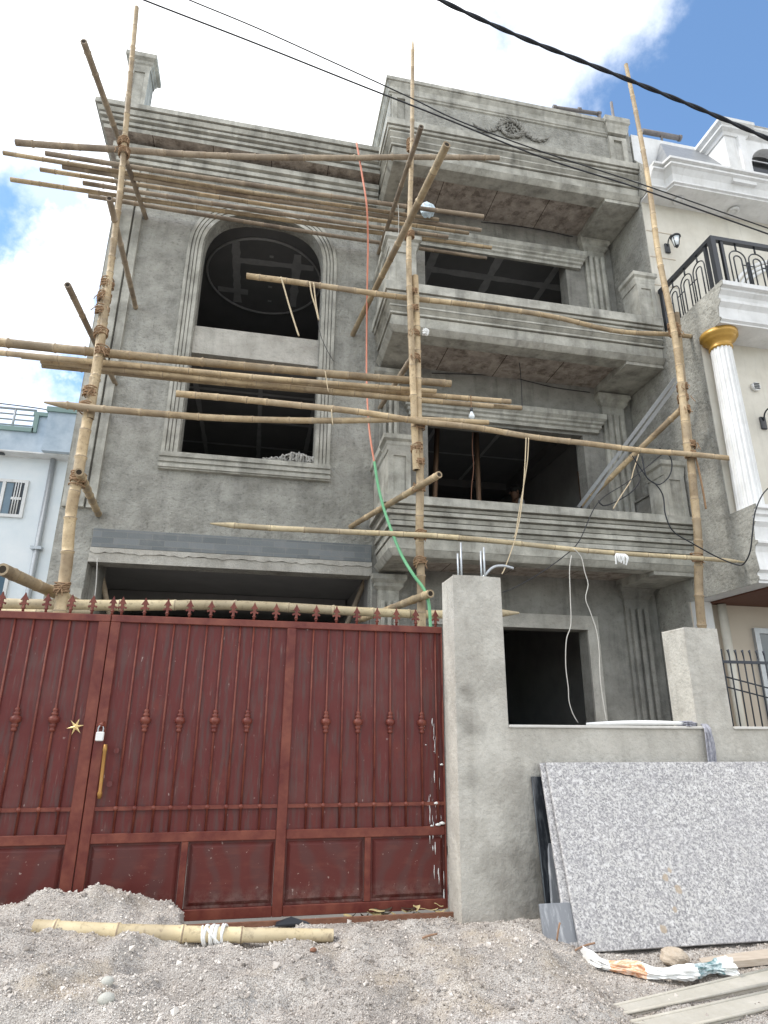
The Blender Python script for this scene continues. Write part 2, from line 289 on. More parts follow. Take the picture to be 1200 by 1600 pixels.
def pebble_extra(nt, vec, col, b):
    at = nt.nodes.new('ShaderNodeAttribute'); at.attribute_name = 'tone'
    r = nt.nodes.new('ShaderNodeValToRGB'); e = r.color_ramp.elements
    e[0].position = 0; e[0].color = (.13, .115, .10, 1); e[1].position = 1; e[1].color = (.74, .70, .64, 1)
    for p, c in ((.25, (.30, .265, .235, 1)), (.5, (.45, .405, .36, 1)), (.75, (.56, .515, .465, 1))):
        k = e.new(p); k.color = c
    nt.links.new(at.outputs['Fac'], r.inputs[0]); return r.outputs[0]
M['pebble'] = mat('gravel_stone', (.4, .4, .4), .9, extra=pebble_extra)
M['road'] = mat('dusty_street', (.24, .225, .205), .95, noise=.3, nscale=1.5, color2=(.33, .31, .29), bump=.6, bscale=60, bdist=.01)
M['stone'] = mat('river_stone', (.38, .37, .33), .8, noise=.3, nscale=20, color2=(.5, .5, .45)); M['rockm'] = mat('buff_rock', (.34, .27, .20), .9, noise=.3, nscale=25, color2=(.52, .45, .36), bump=.5, bscale=60)
M['plankm'] = mat('weathered_plank', (.34, .27, .20), .85, noise=.25, nscale=6, color2=(.55, .48, .40), stretch=(1, 8, 8))
M['chan'] = mat('cement_channel', (.36, .335, .275), .9, noise=.3, nscale=8, color2=(.50, .47, .41), bump=.5, bscale=60)
M['slate_roof'] = mat('grey_slate_roof', (.17, .175, .185), .5, noise=.3, nscale=10, color2=(.28, .29, .30), bump=.4, bscale=30, spec=.6)
M['bulb'] = mat('bulb_glass', (.75, .80, .82), .08, spec=.8)
M['brown'] = mat('brown_ceiling_boards', (.13, .055, .035), .6)
M['dust'] = mat('dust_sheet', (.32, .31, .29), .9, noise=.2, nscale=25, color2=(.48, .47, .44), bump=.5, bscale=60)

# ------------------------------------------------------------------ mesh builder
class MB:
    def __init__(s): s.v = []; s.f = []; s.m = []; s.sm = []
    def add(s, vs, fs, mi=0, smooth=False):
        o = len(s.v); s.v += [tuple(v) for v in vs]
        for f in fs: s.f.append([i+o for i in f]); s.m.append(mi); s.sm.append(smooth)
    def box(s, x0, x1, y0, y1, z0, z1, mi=0):
        s.add([(x0,y0,z0),(x1,y0,z0),(x1,y1,z0),(x0,y1,z0),(x0,y0,z1),(x1,y0,z1),(x1,y1,z1),(x0,y1,z1)],
              [(0,3,2,1),(4,5,6,7),(0,1,5,4),(1,2,6,5),(2,3,7,6),(3,0,4,7)], mi); return s
    def bbox(s, x0, x1, y0, y1, z0, z1, b=.01, mi=0):     # chamfered box
        X=(x0,x0+b,x1-b,x1); Y=(y0,y0+b,y1-b,y1); Z=(z0,z0+b,z1-b,z1)
        vs=[]; idx={}
        for a in (0,1):
            for c in (0,1):
                for d in (0,1):
                    for k in range(3):
                        p=[X[1+a],Y[1+c],Z[1+d]]; p[k]=(X,Y,Z)[k][3*(a,c,d)[k]]
                        idx[(a,c,d,k)]=len(vs); vs.append(tuple(p))
        fs=[]
        for k in range(3):
            o=[i for i in range(3) if i!=k]
            for e in (0,1):
                q=[]
                for (u,w) in ((0,0),(1,0),(1,1),(0,1)):
                    c=[0,0,0]; c[k]=e; c[o[0]]=u; c[o[1]]=w; q.append(idx[(*c,k)])
                if (e==1)==(k==1): q=q[::-1]
                fs.append(q)
        for k in range(3):
            i,j=[t for t in range(3) if t!=k]
            for u in (0,1):
                for w in (0,1):
                    c0=[0,0,0]; c0[i]=u; c0[j]=w; c1=list(c0); c1[k]=1
                    fs.append([idx[(*c0,i)],idx[(*c1,i)],idx[(*c1,j)],idx[(*c0,j)]])
        for a in (0,1):
            for c in (0,1):
                for d in (0,1): fs.append([idx[(a,c,d,0)],idx[(a,c,d,1)],idx[(a,c,d,2)]])
        s.add(vs,fs,mi); return s
    def tube(s, pts, rad, seg=10, caps=True, mi=0, mfun=None):
        pts=[Vector(p) for p in pts]; n=len(pts)
        if not hasattr(rad,'__len__'): rad=[rad]*n
        t0=(pts[1]-pts[0]).normalized(); up=Vector((0,0,1)) if abs(t0.z)<.9 else Vector((1,0,0))
        a=t0.cross(up).normalized(); vs=[]
        for i in range(n):
            t=(pts[min(i+1,n-1)]-pts[max(i-1,0)]).normalized()
            a=(a-t*a.dot(t)).normalized(); b=t.cross(a)
            for k in range(seg):
                an=2*math.pi*k/seg; vs.append(pts[i]+(a*math.cos(an)+b*math.sin(an))*rad[i])
        o=len(s.v); s.v+=[tuple(v) for v in vs]
        for i in range(n-1):
            m_=mfun(i) if mfun else mi
            for k in range(seg):
                k2=(k+1)%seg; s.f.append([o+i*seg+k,o+i*seg+k2,o+(i+1)*seg+k2,o+(i+1)*seg+k]); s.m.append(m_); s.sm.append(True)
        if caps:
            s.f.append([o+k for k in range(seg)][::-1]); s.m.append(mfun(0) if mfun else mi); s.sm.append(False)
            s.f.append([o+(n-1)*seg+k for k in range(seg)]); s.m.append(mfun(n-2) if mfun else mi); s.sm.append(False)
        return s
    def sweep(s, path, prof, mi=0, capmi=None):
        # closed profile (out, z) swept along an XY path with mitred corners; outward = right of travel
        n=len(path); m=len(prof); vs=[]
        ds=[(Vector(path[i+1])-Vector(path[i])).normalized() for i in range(n-1)]
        ns=[Vector((d.y,-d.x)) for d in ds]
        for i in range(n):
            if i==0: off=ns[0]
            elif i==n-1: off=ns[-1]
            else:
                b=(ns[i-1]+ns[i]).normalized(); off=b/max(.2,b.dot(ns[i]))
            for (o,z) in prof: vs.append((path[i][0]+off.x*o,path[i][1]+off.y*o,z))
        fs=[]
        for i in range(n-1):
            for k in range(m):
                k2=(k+1)%m; fs.append([i*m+k,(i+1)*m+k,(i+1)*m+k2,i*m+k2])
        s.add(vs,fs,mi)
        s.add(vs[:m],[list(range(m))],mi if capmi is None else capmi); s.add(vs[-m:],[list(range(m))[::-1]],mi if capmi is None else capmi)
        return s
    def prism(s, poly, y0, y1, mi=0, capmi=None):          # polygon in XZ pushed along Y
        n=len(poly); vs=[(x,y0,z) for x,z in poly]+[(x,y1,z) for x,z in poly]
        s.add(vs,[list(range(n)),list(range(n,2*n))[::-1]],mi if capmi is None else capmi)
        s.add(vs,[[i,n+i,n+(i+1)%n,(i+1)%n] for i in range(n)],mi); return s
    def lathe(s, c, prof, seg=20, mi=0, arc=None):
        vs=[]
        for r,z in prof:
            for k in range(seg):
                a=2*math.pi*k/seg; vs.append((c[0]+r*math.cos(a),c[1]+r*math.sin(a),c[2]+z))
        n=len(prof)
        s.add(vs,[[i*seg+k,i*seg+(k+1)%seg,(i+1)*seg+(k+1)%seg,(i+1)*seg+k] for i in range(n-1) for k in range(seg)]+[list(range(seg))[::-1],[(n-1)*seg+k for k in range(seg)]],mi,True); return s
    def wall(s, x0, x1, z0, z1, y0, y1, holes, mi=0, back=None, edge=None):
        xs=sorted({x0,x1,*[h[0] for h in holes],*[h[1] for h in holes]}); zs=sorted({z0,z1,*[h[2] for h in holes],*[h[3] for h in holes]})
        def solid(i,j):
            if i<0 or j<0 or i>=len(xs)-1 or j>=len(zs)-1: return False
            cx=(xs[i]+xs[i+1])/2; cz=(zs[j]+zs[j+1])/2
            return not any(h[0]<cx<h[1] and h[2]<cz<h[3] for h in holes)
        bk=mi if back is None else back
        for i in range(len(xs)-1):
            for j in range(len(zs)-1):
                if not solid(i,j): continue
                a,b,c,d=xs[i],xs[i+1],zs[j],zs[j+1]
                s.add([(a,y0,c),(b,y0,c),(b,y0,d),(a,y0,d)],[(0,1,2,3)],mi)
                s.add([(a,y1,c),(b,y1,c),(b,y1,d),(a,y1,d)],[(3,2,1,0)],bk)
                if not solid(i-1,j): s.add([(a,y0,c),(a,y1,c),(a,y1,d),(a,y0,d)],[(3,2,1,0)],mi)
                if not solid(i+1,j): s.add([(b,y0,c),(b,y1,c),(b,y1,d),(b,y0,d)],[(0,1,2,3)],mi)
                if not solid(i,j-1): s.add([(a,y0,c),(b,y0,c),(b,y1,c),(a,y1,c)],[(3,2,1,0)],mi)
                if not solid(i,j+1): s.add([(a,y0,d),(b,y0,d),(b,y1,d),(a,y1,d)],[(0,1,2,3)],mi)
        return s
    def build(s, name, mats, parent=None, loc=None):
        if not isinstance(mats,(list,tuple)): mats=[mats]
        root=parent
        while root is not None and root.parent is not None: root=root.parent
        if parent is None:
            if loc is None:
                a=np.array(s.v); loc=((a[:,0].min()+a[:,0].max())/2,(a[:,1].min()+a[:,1].max())/2,a[:,2].min())
            off=Vector(loc)
        else: off=Vector(root.location)
        me=bpy.data.meshes.new(name)
        me.from_pydata([(v[0]-off.x,v[1]-off.y,v[2]-off.z) for v in s.v],[],s.f)
        for mm in mats: me.materials.append(M[mm] if isinstance(mm,str) else mm)
        me.polygons.foreach_set('material_index',s.m); me.polygons.foreach_set('use_smooth',s.sm); me.update()
        if len(s.f)<30000:
            bm=bmesh.new(); bm.from_mesh(me); bmesh.ops.recalc_face_normals(bm,faces=bm.faces); bm.to_mesh(me); bm.free()
        o=bpy.data.objects.new(name,me); COL.objects.link(o)
        if parent is None: o.location=off
        else: o.parent=parent
        return o
def tag(o, label=None, cat=None, group=None, kind=None):
    if label: o['label']=label
    if cat: o['category']=cat
    if group: o['group']=group
    if kind: o['kind']=kind
    return o
def thing(name, loc, label, cat, group=None):
    o=bpy.data.objects.new(name,None); COL.objects.link(o); o.location=loc; o.empty_display_size=.1
    return tag(o,label,cat,group)
def smooth_path(pts, step=.06):
    pts=[Vector(p) for p in pts]
    if len(pts)==2:
        n=max(2,int((pts[1]-pts[0]).length/step)); return [pts[0].lerp(pts[1],i/n) for i in range(n+1)]
    out=[]
    for i in range(len(pts)-1):
        p0=pts[max(i-1,0)];p1=pts[i];p2=pts[i+1];p3=pts[min(i+2,len(pts)-1)]
        n=max(1,int((p2-p1).length/step))
        for k in range(n):
            t=k/n; out.append(.5*((2*p1)+(p2-p0)*t+(2*p0-5*p1+4*p2-p3)*t*t+(3*p1-p0-3*p2+p3)*t**3))
    out.append(pts[-1]); return out
G_SC='bamboo poles of the scaffolding'
def bamboo(label, pts, r0, r1=None, m='bamboo', node=.33, point=(False,False), group=G_SC, name='bamboo_pole', cut=0):
    r1=r1 or r0*.85; path=smooth_path(pts,.07)
    L=[0]
    for i in range(1,len(path)): L.append(L[-1]+(path[i]-path[i-1]).length)
    T=L[-1]
    # slight natural wobble
    ph=random.uniform(0,6); amp=min(.016,T*.0035)
    def at(d):
        d=min(max(d,0),T);         i=min(max(bisect.bisect_right(L,d)-1,0),len(path)-2); t=(d-L[i])/max(1e-6,L[i+1]-L[i])
        p=path[i].lerp(path[i+1],t); w=math.sin(d*2.1+ph)*amp
        return p+Vector((0,w,w*.8))
    st=[]; d=.0
    while d<T: st.append((d,1,0)); d+=.09
    st=[q for q in st]
    nd=random.uniform(.08,node)
    while nd<T-.04:
        st=[q for q in st if abs(q[0]-nd)>.03 or q[0]==0]
        bu=random.uniform(1.05,1.17); st+= [(nd-.02,random.uniform(.98,1.03),0),(nd-.006,bu,1),(nd+.004,bu+.01,1),(nd+.014,random.uniform(.93,.99),0)]; nd+=node*random.uniform(.62,1.3)
    st.append((T,1,0)); st=sorted({q[0]:q for q in st}.values())
    P_=[at(q[0]) for q in st]; R_=[]; mi=[q[2] for q in st]
    for q in st:
        r=(r0+(r1-r0)*q[0]/T)*q[1]
        if point[0] and q[0]<.2: r*=.25+.75*q[0]/.2
        if point[1] and T-q[0]<.2: r*=.25+.75*(T-q[0])/.2
        R_.append(r)
    mb=MB(); mb.tube(P_,R_,12,caps=False,mfun=lambda i:1 if (mi[i] and mi[i+1]) else 0)
    for end in (0,1):                                   # hollow sawn ends
        if end==0: p=P_[0]; t=(P_[1]-P_[0]).normalized(); r=R_[0]
        else: p=P_[-1]; t=(P_[-2]-P_[-1]).normalized(); r=R_[-1]
        k=.62 if not point[end] else .2
        mb.tube([p,p+t*.001],[r,r*k],12,caps=False,mi=0); mb.tube([p+t*.001,p+t*.07],[r*k,r*k],12,caps=True,mi=2)
    o=mb.build(name,[m,'node','hollow']); tag(o,label,'bamboo pole',group)
    tone=[];cur=random.uniform(.2,.9)                    # every internode weathers a little differently
    for i,q in enumerate(st):
        if q[2] and i and not st[i-1][2]: cur=min(1,max(0,random.gauss(.55,.27)))
        t_=cur+(.25 if (i>1 and (st[i-1][2] or st[min(i+1,len(st)-1)][2])) else 0); tone+=[t_]*12
    tone+=[.3]*(len(o.data.vertices)-len(tone)); at=o.data.attributes.new('tone','FLOAT','POINT'); at.data.foreach_set('value',tone); return o
def lashing(parent, c, axis, r, turns=5, width=.07, tail=True, m='rope'):
    c=Vector(c); axis=Vector(axis).normalized(); up=Vector((0,1,0)) if abs(axis.y)<.9 else Vector((1,0,0))
    a=axis.cross(up).normalized(); b=axis.cross(a); mb=MB(); pts=[]
    n=turns*12; ph=random.uniform(0,6)
    for i in range(n+1):
        an=i/12*2*math.pi; d=(i/n-.5)*width*(1+.3*math.sin(an*.37+ph))+.012*math.sin(an+ph)
        rr=r*.86*(1.04+.09*math.sin(an*1.7+ph))+.004
        pts.append(c+axis*d+(a*math.cos(an)+b*math.sin(an))*rr)
    mb.tube(pts,.0072,6)
    pts2=[]
    for i in range(3*12+1):
        an=i/12*2*math.pi; d=.05*math.cos(an+ph)
        pts2.append(c+axis*d+(a*math.cos(an)+b*math.sin(an))*(r*.93+.004))
    mb.tube(pts2,.0072,6)
    if tail:
        for k in range(2):
            p=c+Vector((random.uniform(-r,r),-r*1.2,0)); q=[p]
            for j in range(3): q.append(q[-1]+Vector((random.uniform(-.025,.025),random.uniform(-.02,.01),-random.uniform(.02,.045))))
            mb.tube(smooth_path(q,.01),.005,5)
    o=mb.build('lashing',m,parent)
    return o
def wire(name, label, cat, pts, r, m, step=.08, group=None, seg=6):
    o=MB().tube(smooth_path(pts,step),r,seg).build(name,m); return tag(o,label,cat,group)
# ------------------------------------------------------------------ ground
g=MB(); g.add([(-200,-200,-.1),(200,-200,-.1),(200,400,-.1),(-200,400,-.1)],[(0,1,2,3)]); gr=g.build('street_ground','road',loc=(0,0,0)); tag(gr,kind='structure')

# ------------------------------------------------------------------ unfinished house
YF, YB, XL, XB, XR = 8.05, 7.0, -2.49, 1.45, 5.58      # facade plane, balcony plane, left edge, bay edge, party side
house=thing('unfinished_house',(1.5,9.5,0),'three-storey grey cement-plastered house under construction, behind the bamboo scaffolding','house')
RZ=lambda zy,y=YF: zy*y+H
def arch_poly(x0,x1,zs,zt,n=20,e=1.):                        # rounded arch curve, left to right
    cx=(x0+x1)/2; rx=(x1-x0)/2; rz=zt-zs
    pw=lambda v: math.copysign(abs(v)**e,v)
    return [(cx-rx*pw(math.cos(math.pi*i/n)),zs+rz*pw(max(0.,math.sin(math.pi*i/n)))) for i in range(n+1)]
WX0,WX1=-1.165,.61; WZ0,WZ1=4.74,8.78; SPR=7.88
GX0,GX1,GZ=-2.07,1.43,RZ(.231)
m=MB(); m.wall(XL,XB,0,9.95,YF,YF+.23,[(GX0,GX1,-1,GZ),(WX0,WX1,WZ0,WZ1)],0,back=1)
cv=arch_poly(WX0,WX1,SPR,WZ1,32,.74)
for (xa,za),(xb,zb) in zip(cv,cv[1:]):
    m.add([(xa,YF,za),(xb,YF,zb),(xb,YF,WZ1),(xa,YF,WZ1)],[(0,1,2,3)]); m.add([(xa,YF+.23,za),(xb,YF+.23,zb),(xb,YF+.23,WZ1),(xa,YF+.23,WZ1)],[(3,2,1,0)],1)
    m.add([(xa,YF,za),(xb,YF,zb),(xb,YF+.23,zb),(xa,YF+.23,za)],[(3,2,1,0)])
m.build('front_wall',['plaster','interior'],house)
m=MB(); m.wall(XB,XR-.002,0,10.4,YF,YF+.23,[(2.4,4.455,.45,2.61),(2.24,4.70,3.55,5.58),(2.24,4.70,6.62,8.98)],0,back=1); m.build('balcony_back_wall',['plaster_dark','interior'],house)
m=MB(); m.box(XL,XL+.23,YF+.232,17,0,9.9); m.build('side_wall','plaster',house)
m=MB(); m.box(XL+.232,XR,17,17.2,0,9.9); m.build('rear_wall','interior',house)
m=MB(); m.box(XR-.12,XR-.004,YF+.232,17,0,9.9); m.build('inner_party_wall','room_wall',house)
# floor slabs with plastered ceilings
for z in (3.30,6.42):
    m=MB(); m.box(XL+.232,XR-.13,YF+.232,16.99,z,z+.14); m.build('floor_slab',['ceil'],house)
m=MB(); m.box(XL+.232,XR-.13,YF+.232,16.99,9.5,9.62); m.build('roof_slab',['ceil'],house)
m=MB(); m.box(1.43,1.5,YF+.232,16.9,0,3.29); m.box(1.35,1.5,YF+.232,14,3.45,6.41); m.box(1.35,1.5,YF+.232,14,6.57,9.49); m.build('partition_and_light_block','interior',house)  # ground-floor partition is unseen, added to keep garage light out of the doorway
# ceiling features seen through the openings
zc=9.08
m=MB(); m.box(XL+.24,1.34,YF+.24,13,zc,zc+.03); m.build('false_ceiling','ceil',house)
cc=PZ(414,432,zc); cx,cy=(PZ(325,422,zc).x+PZ(505,412,zc).x)/2,(PZ(415,372,zc).y+PZ(410,488,zc).y)/2
R_=1.02
m=MB(); ring=[(cx+R_*math.cos(t*math.pi/24),cy+R_*math.sin(t*math.pi/24),zc-.02) for t in range(49)]
m.tube(ring,.022,6,caps=False); m.build('ceiling_ring','putty',house)
m=MB()
def strip(m,a,b,w,z):
    a=Vector((*a,0)); b=Vector((*b,0)); t=(b-a).normalized(); n=Vector((-t.y,t.x,0))
    k=max(2,int((b-a).length/.12)); L1=[];L2=[]
    for i in range(k+1):
        p=a.lerp(b,i/k); ww=w*random.uniform(.75,1.2); L1.append((*(p+n*ww)[:2],z)); L2.append((*(p-n*ww)[:2],z))
    m.add(L1+L2,[(i,i+1,k+2+i,k+1+i) for i in range(k)])
for iq,q in enumerate((((cx-.5,cy-.85),(cx-.5,cy+.80)),((cx+.55,cy-.75),(cx+.55,cy+.72)),((cx-.5,cy-.40),(cx+.85,cy-.46)),((cx-.85,cy+.45),(cx-.3,cy+.45)))): strip(m,*q,.075,zc-.004-.003*iq)
for yy in (-.62,-.1,.2,.62): strip(m,(cx+.07,cy+yy),(cx+.14,cy+yy),.03,zc-.018)
m.build('ceiling_joint_putty','putty',house)
# ceiling coffers, bay rooms and first-floor room
def coffer(x0,x1,y0,y1,z,dz=.12):
    m=MB(); w=.28
    m.box(x0,x1,y0,y0+w,z-dz,z-.001); m.box(x0,x1,y1-w,y1,z-dz,z-.001); m.box(x0,x0+w,y0+w,y1-w,z-dz,z-.001); m.box(x1-w,x1,y0+w,y1-w,z-dz,z-.001)
    m.build('ceiling_coffer','interior',house)
coffer(1.51,5.44,YF+.25,12.5,6.41,.16); coffer(XL+.25,1.34,YF+.25,13,6.41,.14)
m=MB(); m.box(1.51,5.44,YF+.24,13,8.98+.2,8.98+.23); m.build('false_ceiling','ceil',house)
m=MB(); 
for x in (2.6,3.75,4.85): strip(m,(x,YF+.4),(x,12.5),.07,9.174)
for y in (9.1,10.4,11.7): strip(m,(1.6,y),(5.3,y),.07,9.173)
strip(m,(2.2,9.7),(3.4,9.75),.05,9.172); strip(m,(3.9,11.0),(4.7,11.0),.05,9.172); m.build('ceiling_joint_putty','putty',house)
m=MB()
for x in (2.9,4.1): strip(m,(x,YF+.6),(x,12.2),.035,6.404)
for y in (9.6,10.9): strip(m,(1.8,y),(5.1,y),.035,6.403)
for x in (-1.2,-.2,.7): strip(m,(x,YF+.6),(x,12.6),.04,6.404)
for y in (9.3,10.3,11.4): strip(m,(-2.1,y),(1.2,y),.04,6.403)
m.build('ceiling_joint_putty','putty',house)
m=MB(); m.box(XR-.24,XR-.125,9.2,9.45,3.46,5.6); m.build('doorway_lining','wood',house)
# left pilaster
m=MB()
for a,b,d in ((XL+.03,XL+.10,.05),(XL+.125,-2.205,.075),(-2.18,-2.075,.055)): m.box(a,b,YF-d,YF+.0,RZ(.315),RZ(.985))
m.box(-2.20,-2.075,YF-.022,YF,0,RZ(.19)); m.box(XL+.03,-2.24,YF-.03,YF,0,RZ(.19))
m.build('pilaster','mould',house)
# slate cladding strip and plaster ledge above the garage
m=MB(); m.box(-2.05,XB-.02,YF-.03,YF,RZ(.254),RZ(.283)); m.build('slate_band','slate',house)
m=MB(); n=60; xs=[-2.06+(XB-.01+2.06)*i/n for i in range(n+1)]
low=[RZ(.2475)-abs(.03*math.sin(i*1.1)*math.sin(i*.37+1)) for i in range(n+1)]
m.prism([(xs[i],RZ(.2535)) for i in range(n+1)]+[(xs[i],low[i]) for i in range(n,-1,-1)],YF-.028,YF-.0005)
m.box(-2.065,XB-.01,YF-.012,YF,GZ+.003,RZ(.246)); m.build('rough_ledge','cement_pale',house)
# garage interior: pillars, beam and timber props
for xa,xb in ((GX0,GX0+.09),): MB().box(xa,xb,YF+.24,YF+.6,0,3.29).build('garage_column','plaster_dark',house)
for ya_ in (10.2,12.6): MB().box(XL+.24,1.4,ya_,ya_+.25,3.05,3.29).build('ceiling_beam','interior',house)
# tall window surround: three flutes either side, arch over, sill below
OX0,OX1=-1.385,.825; OZ0=RZ(.389)
def band(inset0,inset1,d,extra=0):
    m=MB(); x0,x1=OX0+inset0,OX1-inset0; a0,a1=OX0+inset1,OX1-inset1
    zo=SPR; to=SPR+(x1-x0)/2*.98; ti=SPR+(a1-a0)/2*.98
    out=[(x0,OZ0+.06)]+arch_poly(x0,x1,zo,to,32,.74)+[(x1,OZ0+.06)]; inn=[(a0,OZ0+.06)]+arch_poly(a0,a1,zo,ti,32,.74)+[(a1,OZ0+.06)]
    k=len(out); vs=[(x,YF-d,z) for x,z in out]+[(x,YF-d,z) for x,z in inn]+[(x,YF+.001,z) for x,z in out]+[(x,YF+.001,z) for x,z in inn]
    fs=[]
    for i in range(k-1): fs+=[(i,i+1,k+i+1,k+i),(i,2*k+i,2*k+i+1,i+1),(k+i,k+i+1,3*k+i+1,3*k+i)]
    m.add(vs,fs); return m
frame=band(0,.045,.05)
for a,b,d in ((.045,.06,.02),(.06,.095,.05),(.095,.108,.02),(.108,.143,.05),(.143,.156,.02),(.156,.205,.045)):
    q=band(a,b,d); frame.add(q.v,q.f)
frame.build('window_surround','mould',house)
prof=[(0,OZ0),(.06,OZ0),(.09,OZ0+.05),(.09,OZ0+.075),(.07,OZ0+.085),(.07,OZ0+.12),(.095,OZ0+.13),(.095,OZ0+.16),(.075,OZ0+.17),(.075,OZ0+.235),(0,OZ0+.235)]
m=MB(); m.box(OX0-.01,OX1+.01,YF-.06,YF-.0005,OZ0,OZ0+.245)
for k in range(3): m.box(OX0-.012,OX1+.012,YF-.085,YF-.0595,OZ0+.02+k*.075,OZ0+.065+k*.075)
m.build('window_sill','mould',house)
m=MB(); m.box(WX0+.001,WX1-.001,YF+.05,YF+.22,6.30,6.74); m.build('window_beam','cement_pale',house)
# main cornice over the left part
def closed(p,zb,zt): return [(-.05,zb)]+p+[(-.05,zt)]
z0=RZ(1.086,7.75); zt=10.17
prof=closed([(.26,z0),(.27,z0+.06),(.22,z0+.06),(.22,z0+.08),(.30,z0+.08),(.30,z0+.13),(.25,z0+.13),(.25,z0+.15),(.33,z0+.17),(.33,z0+.215),(.28,z0+.215),(.28,z0+.235),(.35,z0+.235),(.375,z0+.30),(.33,z0+.30),(.33,z0+.32),(.40,z0+.32),(.40,zt)],z0,zt)
CP=[(XL,12),(XL,YF),(XB-.0,YF)]
m=MB(); m.sweep(CP,prof); m.build('roof_cornice','mould',house)
m=MB(); m.sweep(CP,[(0,9.785),(.255,9.785),(.255,z0-.002),(0,z0-.002)]); m.build('cornice_soffit','rough',house)
zq=RZ(.998); prof=[(0,zq-.06),(.04,zq-.06),(.04,zq-.02),(.01,zq-.02),(.01,zq),(.07,zq),(.07,zq+.07),(.03,zq+.07),(.03,zq+.09),(.10,zq+.09),(.10,zq+.16),(.06,zq+.16),(.06,zq+.18),(.13,zq+.2),(.13,zq+.29),(0,zq+.29)]
m=MB(); m.sweep(CP,prof); m.build('frieze_moulding','mould',house)
# chimney-like corner post on the roof
def capped_post(name,x0,x1,y0,y1,z0,z1,cap=.08,ch=.2,mt='mould',panel=True,parent=house):
    m=MB(); m.box(x0,x1,y0,y1,z0,z1-ch)
    if panel:                                                    # sunk panel drawn by raised rails
        w=(x1-x0); a=.02; r=w*.22
        m.box(x0,x0+r,y0-a,y0,z0,z1-ch); m.box(x1-r,x1,y0-a,y0,z0,z1-ch); m.box(x0+r,x1-r,y0-a,y0,z1-ch-.07,z1-ch)
    m.build(name,mt,parent)
    pr=[(-.02,z1-ch),(.012,z1-ch),(.02,z1-ch*.72),(cap*.45,z1-ch*.62),(cap*.45,z1-ch*.42),(cap,z1-ch*.3),(cap,z1),(-.02,z1)]
    m=MB(); m.sweep([(x0,y1),(x0,y0-.0),(x1,y0-.0),(x1,y1),(x0-.001,y1)],pr); m.add([(x0-.02,y0-.02,z1),(x1+.02,y0-.02,z1),(x1+.02,y1+.02,z1),(x0-.02,y1+.02,z1)],[(0,1,2,3)]); m.build('post_cap',mt,parent)
capped_post('corner_post',-2.66,-2.36,8.2,8.55,10.1,11.83,.09,.28)
m=MB(); m.box(XL+.01,XB,YF+.002,8.25,9.96,10.16); m.box(XL,XR-.13,8.3,17.1,9.96,10.0); m.build('roof_deck','plaster',house)
# balconies
def bprof(steps,zt,zb,big=False):
    if steps==1: bands=[(0,.075,-.115,-.07),(.095,.215,-.125,-.10),(.235,.29,-.085,-.085),(.31,.35,-.12,-.10),(.37,.425,-.075,-.075),(.445,.49,-.10,-.08),(.51,.555,-.045,-.045),(.575,.605,-.06,-.04),(.625,zt-zb,0,0)]
    else: bands=[(0,.075,-.115,-.065),(.095,.25,-.125,-.105),(.268,.295,-.08,-.08),(.315,.36,-.11,-.06),(.378,.405,-.07,-.07),(.422,.47,-.09,-.04),(.488,.515,-.055,-.055),(.533,.565,-.03,-.02),(.585,zt-zb,0,0)]
    p=[(-.35,zb),(-.13,zb)]
    for i,(a,b,o0,o1) in enumerate(bands):
        p+=[(o0,zb+a+(.015 if i==0 else 0)),(o1,zb+b)]
        if i<len(bands)-1:
            g=min(o1,bands[i+1][2])-.035; p+=[(g,zb+b),(g,zb+bands[i+1][0])]
    return p+[(-.35,zt)]
XO,YO=XB-.055,YB                                           # outer corner of copings
for (zt,zb,st) in ((3.995,3.265,1),(7.095,6.375,0)):
    bal=MB(); bal.sweep([(XO,YF-.001),(XO,YO),(XR+.0,YO)],[(o,z) for o,z in bprof(st,zt,zb)]); bal=bal.build('balcony_parapet','mould',house)
    m=MB(); m.box(XO+.13,XO+.50,YO+.14,YF-.002,zb+.004,zb+.1); m.box(XO+.5,4.98,YO+.14,YO+.33,zb+.004,zb+.1); m.box(4.98,XR-.003,YO+.14,YF-.002,zb-.05,zb+.1); m.build('soffit_border','mould',bal)
    m=MB(); m.box(XO+.3,5.2,YO+.2,YF-.002,zb+.06,zb+.16); m.build('raw_soffit','rough',bal)
    # corner post and side wall, with panelled face
    capped_post('parapet_post',XO+.06,XO+.34 if st else XO+.44,YO+.06,YO+.32,zt+.001,zt+.80,.07,.2,parent=bal)
    pr=[(.0,zt+.60),(.02,zt+.62),(.03,zt+.68),(.06,zt+.70),(.06,zt+.80),(-.10,zt+.80),(-.10,zt+.001),(0,zt+.001)]
    m=MB(); m.sweep([(XO+.06,YF-.001),(XO+.06,YO+.322)],pr); m.build('side_parapet','mould',bal)
    capped_post('parapet_post',5.26,XR-.03,YO+.06,YO+.42,zt+.001,zt+.80,.055,.2,parent=bal)
    m=MB(); m.box(5.40,XR-.01,YO+.43,YF-.002,zt-.1,zt+.5); m.box(5.37,XR-.009,YO+.43,YF-.002,zt+.502,zt+.53); m.build('side_parapet','plaster_dark',bal)
